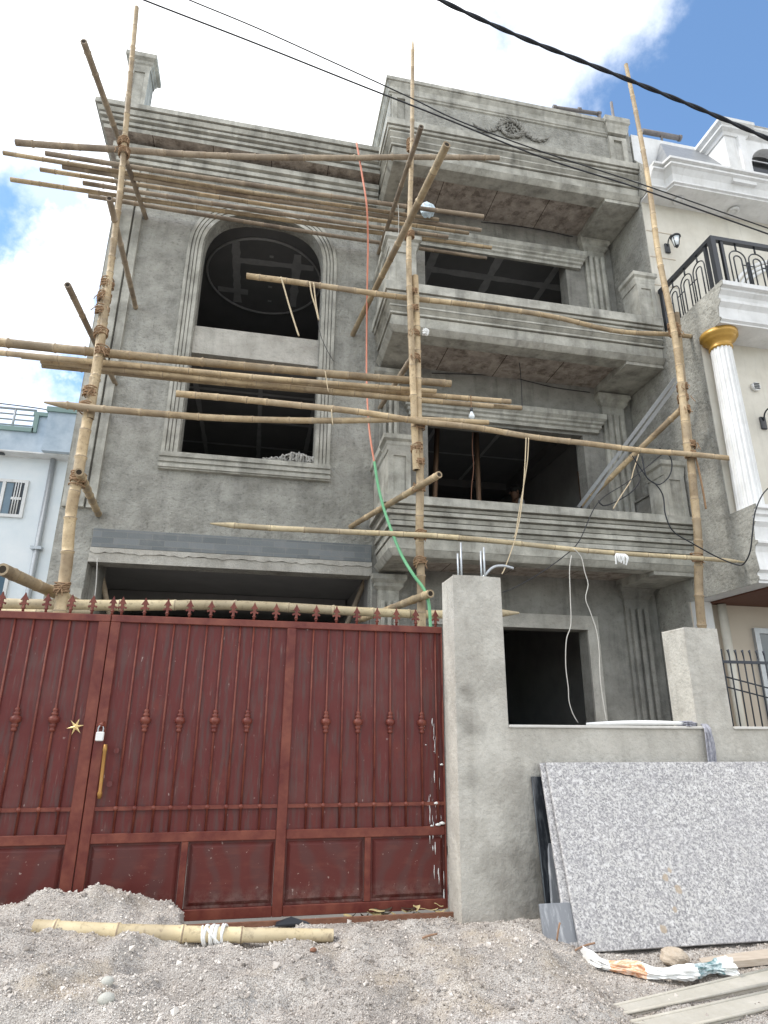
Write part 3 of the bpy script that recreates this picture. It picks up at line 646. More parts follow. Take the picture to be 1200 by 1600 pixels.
# top balcony roof: cornice, attic parapet, posts
zb,zt=9.36,10.06
top=MB(); pr=bprof(0,zt,zb)
top.sweep([(XO,YF+1.2),(XO,YO),(XR,YO)],pr); top=top.build('attic_cornice','mould',house)
m=MB(); m.box(XO+.13,XO+.50,YO+.14,YF+.2,zb+.004,zb+.1); m.box(XO+.5,4.98,YO+.14,YO+.33,zb+.004,zb+.1); m.box(4.98,XR-.003,YO+.14,YF-.002,zb-.06,zb+.1); m.build('soffit_border','mould',top)
m=MB(); m.box(XO+.3,5.2,YO+.2,YF-.002,zb+.06,zb+.16); m.build('raw_soffit','rough',top)
ax=XO+.07
m=MB(); m.sweep([(ax,YF+1.2),(ax,YO+.10),(XR-.02,YO+.10)],[(-.12,zt+.001),(0,zt+.001),(0,10.93),(-.12,10.93)]); m.build('attic_wall','plaster',house)
m=MB(); pr=[(-.06,10.62),(.0,10.62),(.02,10.63),(.02,10.66),(.035,10.67),(.035,10.70),(.02,10.71),(.02,10.80),(.055,10.86),(.055,10.88),(.075,10.885),(.075,10.95),(-.06,10.95)]
m.sweep([(ax-.002,YF+1.2),(ax-.002,YO+.098),(5.14,YO+.098)],pr); m.build('attic_coping','mould',house)
for a,b in ((ax+.02,ax+.30),(5.14,5.46)):
    m=MB(); w=(b-a); m.box(a,a+w*.27,YO+.05,YO+.099,zt+.001,10.62); m.box(b-w*.27,b,YO+.05,YO+.099,zt+.001,10.62); m.box(a+w*.27,b-w*.27,YO+.05,YO+.099,10.55,10.62); m.box(a+w*.27,b-w*.27,YO+.085,YO+.0995,zt+.001,10.55); m.build('attic_pilaster','mould',house)
m=MB(); m.sweep([(5.13,YO+.4),(5.13,YO+.03),(5.47,YO+.03),(5.47,YO+.4)],[(-.06,10.68),(0,10.68),(.02,10.76),(.03,10.80),(.03,10.85),(.055,10.88),(.055,10.985),(-.06,10.985)]); m.box(5.13,5.47,YO+.03,YO+.4,10.98,10.984); m.build('post_cap','mould',house)
# wreath emblem in relief on the attic
ex,ez=3.43,RZ(1.274,YO+.1); m=MB()
for k in range(36):
    a=2*math.pi*k/36; r=.17+.02*math.sin(k*2.7); m.tube([(ex+r*math.cos(a),YO+.09,ez+r*math.sin(a)*.85),(ex+(r+.06)*math.cos(a+.35),YO+.06,ez+(r+.06)*math.sin(a+.35)*.85)],[.03,.008],6)
for sgn in (-1,1):
    for k in range(14):
        t=k/13; x=ex+sgn*(.22+.38*t); z=ez-.08-.09*math.sin(t*3)+.02
        m.tube([(x,YO+.09,z),(x+sgn*.05,YO+.065,z+.05*math.cos(k*2))],[.022,.006],6)
for k in range(16): a=k*2.4; r=.10*math.sqrt(k/16); m.tube([(ex+r*math.cos(a),YO+.10,ez+r*math.sin(a)),(ex+r*math.cos(a),YO+.065,ez+r*math.sin(a)+.01)],[.024,.012],7)
m.build('relief_wreath','plaster_dark',house)
# pilasters on the back wall of each storey
def fluted(x0,x1,z0,z1,y=YF,mt='mould',cap=True):
    m=MB(); w=(x1-x0)/7; m.box(x0,x1,y-.05,y-.001,z0,z1)
    for k in range(3): m.box(x0+w*(1+2*k),x0+w*(2+2*k),y-.10,y-.0495,z0+.05,z1-.10)
    p=m.build('back_pilaster',mt,house)
    if cap:
        pr=[(-.02,z1),(.0,z1),(.0,z1+.04),(.05,z1+.09),(.05,z1+.13),(.09,z1+.18),(.09,z1+.24),(-.02,z1+.24)]
        m=MB(); m.sweep([(x0,y-.001),(x0,y-.05),(x1,y-.05),(x1,y-.001)],pr); m.build('capital',mt,p)
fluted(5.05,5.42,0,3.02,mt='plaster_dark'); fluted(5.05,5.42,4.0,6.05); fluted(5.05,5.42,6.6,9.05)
fluted(1.52,1.80,0,2.98); fluted(1.52,1.80,4.0,6.05); fluted(1.52,1.80,6.6,9.05)
# lintel mouldings and door surround
for zl in (5.78,8.84):
    pr=[(-.02,zl-.16),(.03,zl-.16),(.03,zl-.11),(.06,zl-.09),(.06,zl-.05),(.09,zl-.03),(.09,zl+.0),(.13,zl+.04),(.13,zl+.12),(-.02,zl+.12)]
    m=MB(); m.sweep([(1.98,YF-.001),(1.98,YF-.03),(4.92,YF-.03),(4.92,YF-.001)],pr); m.build('lintel_moulding','mould',house)
m=MB(); m.box(4.455,4.62,YF-.04,YF-.0005,.3,2.80); m.box(2.2,4.455,YF-.04,YF-.0005,2.61,2.80); m.build('doorway_surround','cement_pale',house)
# timber props standing inside the first-floor room, pipes on the roof
for k,(a,b) in enumerate(((( 672,780),(684,668)),((748,785),(744,668)))):
    pa,pb=P(*a,9.3),P(*b,9.3); pa.z=3.46; 
    m=MB(); m.tube([pa,(pb.x,pb.y,6.25)],.045,4); tag(m.build('timber_prop','wood'),['raw timber prop leaning inside the first-floor bay opening, the left of two','upright timber prop inside the first-floor bay opening, behind the hanging bulb'][k],'timber prop')
p=[P(866,168,7.9),P(905,172,7.9),P(936,178,7.9),P(937,196,7.9)]
m=MB(); m.tube([p[0],p[2]],.034,10); m.tube([p[2],(p[2].x,p[2].y,10.7)],.034,10)
for q in (p[0],p[1],p[2]): m.tube([q+Vector((-.03,0,0)),q+Vector((.03,0,0))],.046,10)
tag(m.build('roof_pipe','pipe_dark'),'short dark elbowed pipe on the grey house roof edge, left of the rod','pipe')
a=P(955,160,7.8); tag(MB().tube([(a.x,a.y,10.3),a],.026,8).build('roof_rod','pipe_dark'),'thin upright rusty rod rising from the roof corner of the grey house','rod')
a,b=P(1003,205,7.3),P(1062,216,7.3); m=MB(); m.tube([a,b],.045,10); m.tube([b-Vector((.02,0,0)),b+Vector((.02,0,0))],.055,10); m.tube([a.lerp(b,.5),a.lerp(b,.5)-Vector((0,0,.25))],.02,6)
tag(m.build('roof_pipe','pipe_dark'),'long dark horizontal pipe lying along the white roof parapet next door','pipe')
# ------------------------------------------------------------------ white house next door
nb=thing('neighbour_house',(7.6,8,0),'finished cream and white house on the right with gold-topped column and black balcony railing','house')
NX=5.6; NE=11.0
GR='plaster'; 
zL0,zL1=H+1.575,H+2.48      # lower balcony band
zU0,zU1=H+4.96,H+5.50       # upper balcony band
m=MB(); m.box(NX,NE,7.36,16,0,zL0); m.build('ground_floor_wall','beige',nb)
m=MB(); m.box(NX,NE,6.38,16,zL1-.25,zU0); m.build('front_wall','cream',nb)
m=MB(); m.box(NX,NE,7.10,16,zU1-.02,H+8.1); m.build('upper_wall','cream',nb)
# raw cement side of the house facing the building site, one thin skin per storey, following its outline
def side_poly(pts,x0,x1): 
    m=MB(); n=len(pts); vs=[(x0,y,z) for y,z in pts]+[(x1,y,z) for y,z in pts]
    m.add(vs,[list(range(n)),list(range(n,2*n))[::-1]]+[[i,(i+1)%n,n+(i+1)%n,n+i] for i in range(n)]); return m
def band_pts(yf,zb,zt,steps):                              # (y,z) outline of a moulded balcony edge, bottom to top
    return [(yf-o,zb+(zt-zb)*t) for o,t in steps]
lowst=[(0,0),(0,.03),(.02,.04),(.02,.08),(0,.10),(0,.13),(.05,.16),(.03,.40),(.05,.47),(.10,.50),(.10,.53),(.06,.55),(.08,.72),(.12,.78),(.09,.80),(.09,.86),(.13,.88),(.13,.94),(.17,.95),(.17,1.0)]
uppst=[(0,0),(0,.04),(.03,.08),(.03,.12),(.0,.16),(.02,.42),(.07,.52),(.07,.60),(.04,.62),(.06,.72),(.11,.80),(.11,.86),(.16,.88),(.16,1.0)]
lowp=band_pts(6.13,zL0,zL1,lowst); uppp=band_pts(5.97,zU0,zU1,uppst)
outline=[(16,0),(7.36,0),(7.36,zL0)]+lowp+[(6.38,zL1),(6.38,zU0)]+uppp+[(7.10,zU1),(7.10,H+8.06),(6.86,H+8.06),(6.80,H+8.42),(7.1,H+8.9),(7.1,H+9.30),(16,H+9.3)]
side_poly(outline,NX-.012,NX-.001).build('raw_side_wall',GR,nb)
def slab_band(pts,ybk,name):
    m=MB(); poly=pts+[(ybk,pts[-1][1]),(ybk,pts[0][1])]; n=len(poly)
    vs=[(NX,y,z) for y,z in poly]+[(NE,y,z) for y,z in poly]
    m.add(vs,[list(range(n)),list(range(n,2*n))[::-1]]+[[i,(i+1)%n,n+(i+1)%n,n+i] for i in range(n)]); return m.build(name,'white_paint',nb)
lb=slab_band(lowp,7.35,'balcony'); ub=slab_band(uppp,7.09,'balcony')
m=MB()
for k in range(16): y=6.25+k*.07; m.box(NX+.25,NE,y,y+.06,zL0-.02,zL0-.001)
m.build('board_ceiling','brown',lb)
# column with gold capital
cxn,cyn=5.76,6.22; m=MB(); vs=[];seg=96; zz=[zL1+.001,zU0-.22]
for z,r in ((zz[0],.155),(zz[1],.128)):
    for k in range(seg):
        a=2*math.pi*k/seg; rr=r*(1-.09*(math.cos(a*16)>.1)); vs.append((cxn+rr*math.cos(a),cyn+rr*math.sin(a),z))
m.add(vs,[(k,(k+1)%seg,seg+(k+1)%seg,seg+k) for k in range(seg)]); colm=m.build('column','white_paint',nb)
MB().lathe((cxn,cyn,zz[1]-.02),[(.125,0),(.145,.012),(.145,.03),(.13,.045),(.14,.075),(.175,.115),(.205,.135),(.205,.165),(.23,.175),(.23,.238)],32).build('capital','gold',colm)
# railing on the upper balcony
rail=MB(); zr=H+6.27; ya=5.93; xa=NX+.06
rail.box(xa-.03,NE,ya-.03,ya+.03,zr-.03,zr+.03); rail.box(xa-.03,xa+.03,ya+.03,7.08,zr-.03,zr+.03); rail.box(xa-.035,xa+.035,ya-.035,ya+.035,zU1+.001,zr-.03); rail.box(xa-.03,xa+.03,7.0,7.06,zU1+.001,zr-.03); rail.box(xa+.12,xa+.16,ya-.02,ya+.02,zU1+.001,zr-.03); rail.box(xa-.02,xa+.02,ya+.11,ya+.15,zU1+.001,zr-.03)
rail=rail.build('railing','black_iron',nb)
def hoop(c,w,ztop,along):
    f=(lambda t,z:(c+t,ya,z)) if along=='x' else (lambda t,z:(xa,c+t,z))
    pts=[f(-w,zU1)]+[f(-w*math.cos(a*math.pi/10),ztop-w+w*math.sin(a*math.pi/10)) for a in range(11)]+[f(w,zU1)]
    return MB().tube(pts,.0095,6)
for k in range(12):
    c=xa+.36+k*.30; m=hoop(c,.125,zr-.14,'x'); q=hoop(c,.06,zr-.22,'x'); m.add(q.v,q.f,0,True); m.tube([(c,ya,zr-.14),(c,ya,zr-.03)],.012,6); m.tube([(c+.06,ya,zr-.36),(c+.24,ya,zr-.36)],.008,6); m.tube([(c+.15,ya,zU1),(c+.15,ya,zr-.30)],.009,6); m.build('railing_hoop','black_iron',rail)
for k in range(3):
    c=ya+.31+k*.27; m=hoop(c,.115,zr-.14,'y'); q=hoop(c,.055,zr-.22,'y'); m.add(q.v,q.f,0,True); m.tube([(xa,c,zr-.14),(xa,c,zr-.03)],.012,6); m.tube([(xa,c+.055,zr-.36),(xa,c+.215,zr-.36)],.008,6); m.build('railing_hoop','black_iron',rail)
# cornice with its step, slate mansard, attic wall, dormer
zc0=H+8.02
pr=[(-.3,zc0),(.0,zc0),(.0,zc0+.03),(.03,zc0+.04),(.03,zc0+.07),(-.0,zc0+.09),(.03,zc0+.20),(.09,zc0+.28),(.13,zc0+.30),(.13,zc0+.33),(.11,zc0+.335),(.11,zc0+.36),(.16,zc0+.37),(.16,zc0+.41),(-.3,zc0+.41)]
m=MB(); m.sweep([(NX,6.83),(5.87,6.83),(5.91,6.69),(NE,6.69)],pr); m.box(NX+.001,NE,6.99,7.35,zc0+.001,zc0+.40); cor=m.build('cornice','white_paint',nb)
m=MB(); m.box(NX+.002,NE,6.90,7.101,zc0-.02,zc0-.001)
for x in (6.15,7.15,8.15): MB().lathe((x,6.93,zc0-.05),[(.085,.028),(.085,.0),(.055,-.012),(.05,0)],20).build('soffit_light','white_paint',cor)
m=MB(); m.box(NX,NE,7.10,7.3,H+8.1,H+9.46); m.build('attic_wall','white_paint',nb)
zr0,zr1=zc0+.41,H+9.38
m=MB(); m.add([(5.80,6.60,zr0),(NE,6.56,zr0),(NE,7.09,zr1),(6.14,7.09,zr1),(5.80,7.09,zr0)],[(0,1,2,3),(0,3,4)]); m.build('mansard_roof','slate_roof',nb)
def dormer():
    x0,x1,y0,y1,zt=6.93,9.2,6.60,7.09,H+9.18; ac,ar,sp=7.78,.42,H+8.66
    m=MB(); m.wall(x0,x1,zr0-.05,zt,y0,y0+.16,[(ac-ar,ac+ar,zr0-.2,sp+ar)])
    cv=arch_poly(ac-ar,ac+ar,sp,sp+ar)
    for (xa_,za),(xb_,zb_) in zip(cv,cv[1:]):
        m.add([(xa_,y0,za),(xb_,y0,zb_),(xb_,y0,sp+ar),(xa_,y0,sp+ar)],[(0,1,2,3)]); m.add([(xa_,y0,za),(xb_,y0,zb_),(xb_,y0+.16,zb_),(xa_,y0+.16,za)],[(3,2,1,0)])
    m.box(x0,x0+.1,y0+.161,y1,zr0-.05,zt); m.box(x0,x1,y0+.4,y0+.42,zr0,zt); m.box(x0+.22,x0+.36,y0-.05,y0,zr0,zt)
    d=m.build('dormer','white_paint',nb)
    m=MB(); m.box(ac-ar,ac+ar,y0+.12,y0+.14,zr0-.1,sp+.1); m.build('dormer_opening','black_iron',d)
    pr=[(-.05,zt),(.02,zt),(.04,zt+.05),(.09,zt+.09),(.09,zt+.13),(.14,zt+.18),(.14,zt+.24),(-.05,zt+.24)]
    m=MB(); m.sweep([(x0,y1),(x0,y0-.0),(x0+.4,y0),(x0+.42,y0+.06),(x1,y0+.06)],pr); m.box(x0-.1,x1,y0-.1,y1,zt+.235,zt+.238); m.build('dormer_cornice','white_paint',d)
dormer()
# arched window behind the railing, rectangular panels, vent, lamps
def window_frame(x0,x1,z0,z1,y,w,mt,gm,name='window',bars=1,parent=nb):
    m=MB(); m.box(x0,x1,y-.05,y,z0,z0+w); m.box(x0,x1,y-.05,y,z1-w,z1); m.box(x0,x0+w,y-.05,y,z0+w,z1-w); m.box(x1-w,x1,y-.05,y,z0+w,z1-w)
    for k in range(bars): c=x0+(x1-x0)*(k+1)/(bars+1); m.box(c-w/2,c+w/2,y-.045,y,z0+w,z1-w)
    o=m.build(name,mt,parent); q=MB().box(x0+w*.5,x1-w*.5,y-.02,y-.012,z0+w*.5,z1-w*.5).build('pane',gm,o); return o
window_frame(7.05,9.6,zU1+.25,H+6.62,7.10,.07,'white_paint','pane_pale',bars=3)
m=MB(); 
for r in (1.18,1.26,1.35):
    pts=[(8.3+r*math.cos(math.pi*k/24),7.09,H+6.25+r*.78*math.sin(math.pi*k/24)) for k in range(25)]; m.tube(pts,.03,6)
m.build('arch_moulding','white_paint',nb)
for z in (H+6.42,H+6.95,H+7.45): MB().box(NX+.01,6.05,7.092,7.101,z,z+.012).build('rustication_joint','beige',nb)
def wall_lamp(x,y,z):
    m=MB(); m.bbox(x-.045,x+.045,y-.03,y,z-.10,z+.08,.01)
    arc=[(x,y-.03,z+.02),(x,y-.07,z+.11),(x+.01,y-.13,z+.145),(x+.02,y-.19,z+.10),(x+.02,y-.2,z+.06)]; m.tube(smooth_path(arc,.02),.010,8)
    m.lathe((x+.02,y-.20,z-.12),[(.012,-.03),(.03,0),(.055,.16),(.08,.165),(.07,.19),(.03,.215),(.012,.24)],12)
    for k in range(4):
        a=k*math.pi/2+.4; m.tube([(x+.02+.035*math.cos(a),y-.2+.035*math.sin(a),z-.12),(x+.02+.072*math.cos(a),y-.2+.072*math.sin(a),z+.05)],.006,5)
    o=m.build('wall_lamp','black_iron',nb); MB().lathe((x+.02,y-.20,z-.115),[(.034,0),(.060,.150)],12).build('lamp_glass','bulb',o)
wall_lamp(5.93,7.10,H+7.16); wall_lamp(6.33,6.38,H+3.80)
vx,vz=.989*6.38,H+.677*6.38; m=MB()
m.tube([(vx,6.38,vz),(vx,6.33,vz)],.06,20); o=m.build('exhaust_vent','white_paint',nb); m=MB()
for k in range(4): m.box(vx-.04,vx+.04,6.32,6.334,vz-.04+k*.024,vz-.03+k*.024)
m.build('vent_slot','black_iron',o)
m=MB(); m.box(5.615,5.86,7.28,7.359,0,zL0-.001); m.build('corner_strip','white_paint',nb)
m=MB(); m.tube([(6.0,7.27,0),(6.0,7.27,zL0-.03)],.055,14); m.build('downpipe','cream',nb)
window_frame(6.47,8.2,.9,H+1.26,7.36,.07,'steel','glass',bars=1)
# ------------------------------------------------------------------ pale blue house at the left
bh=thing('blue_house',(-8,15,0),'pale blue washed house far left with sliding window and rooftop rail','house')
BY=13.0; bx=lambda px,py=700: P(px,py,BY).x; bz=lambda px,py: P(px,py,BY).z
zt=bz(60,715)
m=MB(); m.wall(-14,-3.4,0,zt,BY,BY+.2,[(bx(-40,800),bx(37,800),bz(37,810),bz(48,752)),(bx(-60,900),bx(10,930),0.9,bz(5,893))]); m.box(-14,-3.4,BY+1.5,BY+1.7,0,zt); m.box(-3.42,-3.4,BY+.21,18,0,zt); m.build('front_wall','blue_wall',bh)
zc_=bz(60,658)
pb=P(84,665,BY).x; m=MB(); m.box(-14,pb,BY-.28,BY-.02,zt,bz(30,683)); m.box(pb,-3.4,BY-.42,BY-.02,zt-.0,bz(110,660)); m.box(bx(60,660),pb,BY-.275,BY-.02,bz(30,683),bz(75,661)); o=m.build('parapet','blue_stucco',bh)
m=MB(); m.box(-14,bx(60,680),BY-.33,BY,bz(30,683),bz(30,683)+.09); m.box(bx(58,680),bx(65,680),BY-.33,BY,bz(30,683),bz(75,661)); m.box(bx(60,660),pb,BY-.33,BY,bz(75,661),bz(75,661)+.08); m.box(pb-.03,-3.35,BY-.47,BY,bz(110,660),bz(110,660)+.1); m.build('parapet_trim','green_trim',o)
m=MB(); m.box(-14,-3.4,BY-.30,BY,zt-.03,zt-.001); m.build('soffit','white_paint',bh)
zr_=bz(30,683)+.09; m=MB()
for dz in (.08,.2,.32,.44): m.tube([(-14,BY-.2,zr_+dz),(bx(60,660),BY-.2,zr_+dz)],.018 if dz<.4 else .026,8)
for x in (bx(25,670),bx(-30,670),bx(-90,670)): m.tube([(x,BY-.2,zr_),(x,BY-.2,zr_+.44)],.024,8)
m.build('roof_railing','steel',bh)
w=window_frame(bx(-40,800),bx(37,800),bz(37,810),bz(48,752),BY-.0,.06,'white_paint','pane_pale',parent=bh)
x1=bx(37,800)-.08; x0=bx(18,780); m=MB(); m.box(x0,x1,BY-.034,BY-.026,bz(37,810)+.06,bz(48,752)-.06); m.build('dark_pane','black_iron',w)
m=MB(); [m.tube([(x0+(x1-x0)*t,BY-.045,bz(37,810)+.06),(x0+(x1-x0)*t,BY-.045,bz(48,752)-.06)],.012,6) for t in (.25,.5,.75)]; m.box(x0,x1,BY-.05,BY-.03,bz(30,782),bz(30,782)+.05); m.build('window_grille','white_paint',w)
window_frame(bx(-60,900),bx(10,930),.9,bz(5,893),BY,.06,'white_paint','glass',parent=bh)
m=MB(); xp=bx(84,725); m.tube([(xp,BY-.06,zt-.04),(xp,BY-.06,.2)],.055,12); m.box(xp-.10,xp+.10,BY-.14,BY-.005,bz(60,858)-.03,bz(60,858)+.03); m.build('drainpipe','steel',bh)
m=MB(); m.bbox(bx(3,713),bx(12,713),BY-.22,BY-.12,zt-.06,zt-.0315,.008); m.build('soffit_lamp','black_iron',bh)
wire('overhead_wire','thin overhead wire crossing the sky above the blue house roof','wire',[P(-20,628,16),P(60,638,16),P(125,650,16),P(240,668,16)],.014,'wire')
# ------------------------------------------------------------------ boundary wall with pillars
WY=5.0
wl=thing('boundary_wall',(3.2,5.15,0),'cement-plastered boundary wall with two tall square pillars right of the maroon gate','wall')
p1,p2=H+.241*WY,H+.168*WY
sil=[(1.585,-.15),(7.6,-.15),(7.6,H-.011),(4.045,H-.011),(4.04,p2),(3.705,p2+.004),(3.705,H-.011),(2.015,H-.011),(2.012,p1-.004),(1.80,p1+.003),(1.588,p1)]
m=MB(); m.prism(sil,WY,WY+.32); o=m.build('masonry','cement_pale',wl)
bv=o.modifiers.new('bevel','BEVEL'); bv.width=.014; bv.segments=2; bv.limit_method='ANGLE'
m=MB(); m.bbox(2.017,3.80,WY-.022,WY+.25,H-.010,H+.012,.004); m.bbox(4.047,7.6,WY-.022,WY+.25,H-.010,H+.012,.004); m.build('coping','marble',wl)
pt=H+.241*WY
for px,py,dy in ((715,865,.08),(720,848,.22),(751,861,.24),(756,855,.10)):
    v=P(px,py,WY+dy); b=P(px+1,897,WY+dy); m=MB(); m.tube([(b.x,b.y,pt-.05),(v.x,v.y,v.z)],.0085,8); m.build('rebar','steel',wl)
m=MB(); m.tube(smooth_path([(1.86,5.12,pt-.03),P(768,888,5.1),P(785,884,5.1),P(802,888,5.1)],.02),.012,8); m.build('rebar','steel',wl)
# iron grille fence on the wall at the right
fe=thing('iron_fence',(4.9,5.14,H+.01),'black spiked iron fence on top of the boundary wall at the right edge','fence')
m=MB(); m.box(4.05,6.4,5.13,5.155,H+.555,H+.58); m.build('rail','dark_iron',fe)
for k in range(30):
    x=4.09+k*.074; m=MB(); m.tube([(x,5.142,H+.012),(x,5.142,H+.68)],.0065,6); m.tube(smooth_path([(x,5.142,H+.60),(x-.02,5.125,H+.645),(x-.05,5.10,H+.665)],.01),.0055,5); m.build('bar','dark_iron',fe)
for dz in (0,.09): m=MB(); m.tube([(4.08,5.165,H+.46-dz),(5.9,5.165,H-.02-dz+.09+.0)],.007,6); m.build('brace','dark_iron',fe)
# ------------------------------------------------------------------ maroon gate
GY=5.34; ZT=H+.152*GY
gx=lambda px,py=965: ray(px,py).x*GY
def leaf(name,x0,x1,label,posts,bars,collars,tips,panels):
    t=thing(name,((x0+x1)/2,GY,0),label,'gate leaf')
    zb=.03; zlr0,zlr1=.535,.60; zh=H-.110*GY
    m=MB()
    m.bbox(x0,x1,GY-.025,GY+.025,ZT-.055,ZT,.004)
    for a,b in posts: m.bbox(a,b,GY-.027,GY+.027,zb,ZT-.056,.004)
    xs=[p for p in posts]
    for (a0,a1),(b0,b1) in zip(xs,xs[1:]):
        m.bbox(a1+.001,b0-.001,GY-.024,GY+.024,zlr0,zlr1,.004); m.bbox(a1+.001,b0-.001,GY-.024,GY+.024,zb,zb+.07,.004)
    m.build('frame','gate_trim',t)
    m=MB(); m.box(x0+.01,x1-.01,GY+.003,GY+.008,zlr1,ZT-.055); m.build('sheet','gate',t)
    for (a0,a1),(b0,b1) in zip(xs,xs[1:]): m=MB(); m.box(a1+.001,b0-.001,GY-.02,GY-.006,zh-.013,zh+.013); m.build('cross_bar','gate_trim',t)
    for i,x in enumerate(bars):
        m=MB(); m.tube([(x,GY-.007,zlr1),(x,GY-.007,ZT-.055)],.0085,8); m.lathe((x,GY-.016,zh-.018),[(.006,0),(.018,.008),(.018,.028),(.006,.036)],8)
        o=m.build('bar','gate_trim',t)
        if i in collars:
            zc=H+.004*GY
            MB().lathe((x,GY-.010,zc-.085),[(.010,0),(.020,.008),(.020,.02),(.013,.028),(.024,.04),(.024,.05),(.016,.058),(.036,.070),(.040,.088),(.036,.104),(.016,.114),(.024,.122),(.024,.132),(.013,.14),(.020,.15),(.018,.16),(.010,.17)],12).build('collar','gate_trim',o)
    for x in tips:
        z=ZT; m=MB()
        m.tube([(x,GY,z),(x,GY,z+.05)],.010,8)
        m.lathe((x,GY,z+.022),[(.008,0),(.019,.008),(.008,.018)],8)
        sp=[(0,.152),(.010,.125),(.030,.092),(.012,.094),(.012,.075),(.034,.066),(.030,.052),(.010,.060),(.010,.036)]
        m.prism([(x+a,z+b) for a,b in sp]+[(x-a,z+b) for a,b in sp[::-1]][:-1],GY-.009,GY+.009); m.build('spear_finial','gate_trim',t)
    for a,b in panels:
        w=.03; m=MB(); z0,z1=.103,zlr0-.003
        m.box(a+.002,b-.002,GY+.004,GY+.01,z0-.002,z1+.002)
        m.add([(a+w*.5,GY+.003,z0+w*.5),(b-w*.5,GY+.003,z0+w*.5),(b-w*.5,GY+.003,z1-w*.5),(a+w*.5,GY+.003,z1-w*.5),(a+w*1.3,GY-.016,z0+w*1.3),(b-w*1.3,GY-.016,z0+w*1.3),(b-w*1.3,GY-.016,z1-w*1.3),(a+w*1.3,GY-.016,z1-w*1.3)],[(0,1,5,4),(1,2,6,5),(2,3,7,6),(3,0,4,7),(4,5,6,7)])
        m.build('lower_panel','gate_panel',t)
    # short divider posts between lower panels
    for (a,b),(c,e) in zip(panels,panels[1:]):
        if c-b<.07 and not any(abs(p[0]-b)<.01 for p in posts): MB().bbox(b+.001,c-.001,GY-.023,GY+.023,.101,zlr0-.001,.004).build('divider','gate_trim',t)
    return t
S=-1.128
pm0,pm1=gx(450),gx(464); xr=1.578
bl=[gx(p) for p in (220,247,274,298,325,350,377,398,425)]; br=[gx(p,985) for p in (490,514,538,562,587,610,633,657,679)]
tipsR=[gx(p/3,945) for p in (575,682,788,893,993,1097,1195)]+[gx(400+p/3,955) for p in (95,190,283,378,473,568,658,748,840)]
s0=S+.075
d0=(s0+pm0)/2; d1=(pm1+xr)/2
R_leaf=leaf('gate_leaf',S+.004,xr,'wide maroon metal gate leaf with spear tips, between the seam and the tall pillar',[(S+.004,s0),(pm0,pm1),(xr-.012,xr)],bl+br,{1,3,5,7,10,12,14,16},tipsR,[(s0,d0-.025),(d0+.025,pm0),(pm1,d1-.025),(d1+.025,xr-.012)])
L_leaf=leaf('gate_leaf',-3.3,S-.002,'maroon metal gate leaf left of the seam, with the pale six-pointed star',[(-3.3,-3.24),(S-.085,S-.002)],[gx(p/3) for p in (417,333,248,163,75)]+[gx(-2),gx(-31),gx(-60)],{1,3,5},[gx(p/3,935) for p in (535,440,340,225,118,10)]+[gx(-36),gx(-72)],[(-3.24,-1.95),(-1.90,S-.085)])
# gate hardware
sx,sz=-.237*GY,H-.005*GY; m=MB(); pts=[]
for k in range(12): a=math.pi*k/6+.2; r=.062 if k%2==0 else .018; pts.append((sx+r*math.cos(a),sz+r*math.sin(a)))
n=12; m.add([(x,GY-.024,z) for x,z in pts]+[(sx,GY-.036,sz)],[(i,(i+1)%n,n) for i in range(n)]+[list(range(n))]); m.build('star_ornament','gold_star',L_leaf)
v=P(156,1150,GY-.05); m=MB(); m.bbox(v.x-.028,v.x+.028,v.y-.012,v.y+.012,v.z-.035,v.z+.03,.006); m=m.build('padlock','white_plastic'); tag(m,'small white padlock hanging at the seam between the two maroon gate leaves','padlock')
MB().tube(smooth_path([(v.x-.017,v.y,v.z+.025),(v.x-.017,v.y,v.z+.06),(v.x,v.y,v.z+.078),(v.x+.017,v.y,v.z+.06),(v.x+.017,v.y,v.z+.025)],.01),.005,8).build('shackle','steel',m)
m=MB(); m.tube([(v.x-.02,GY-.03,v.z+.07),(v.x+.02,GY-.045,v.z+.085)],.02,8); m.build('hasp','gate_trim',R_leaf)
a,b=P(165,1163,GY-.06),P(155,1248,GY-.06); m=MB(); m.tube([a,a.lerp(b,.1),a.lerp(b,.14),a.lerp(b,.86),a.lerp(b,.9),b],[.012,.017,.013,.013,.018,.012],10); m.tube([a.lerp(b,.05),(a.x,GY-.02,a.z-.02)],.009,8); m.tube([a.lerp(b,.95),(b.x,GY-.02,b.z+.02)],.009,8); m.build('pull_handle','brass',R_leaf)
for a_ in ((182,1173),(171,1225)): MB().tube([P(*a_,GY-.031),P(*a_,GY-.024)],.020,16).build('lock_plate','gate',R_leaf)
# hardened white cement drips on the right end of the gate
m=MB()
for k in range(34):
    x=random.triangular(1.40,1.56,1.55); z=random.choice([random.uniform(.62,1.45),random.uniform(.15,.5),random.uniform(.55,.85)]); l=random.uniform(.01,.12); r=random.uniform(.0015,.004)
    y=GY-(.0 if z>.6 else .016); m.tube([(x,y,z),(x+random.uniform(-.003,.003),y,z-l*.5),(x,y,z-l)],[r*.5,r*1.3,r*.4],5)
for x,z,r in ((1.50,.765,.018),(1.545,.62,.022),(1.51,.61,.02),(1.46,.603,.012),(1.55,1.05,.014),(1.42,1.20,.006),(1.49,1.15,.005)): m.tube([(x-r,GY-.022,z),(x,GY-.026,z+.003),(x+r,GY-.022,z)],[r*.3,r*.6,r*.3],6)
m.build('cement_splash','white_plastic',R_leaf)
tag(MB().box(-.9,1.6,5.20,5.225,.0,.035).build('gate_track','rust'),'rusty flat rail lying on the ground below the maroon gate','gate track')
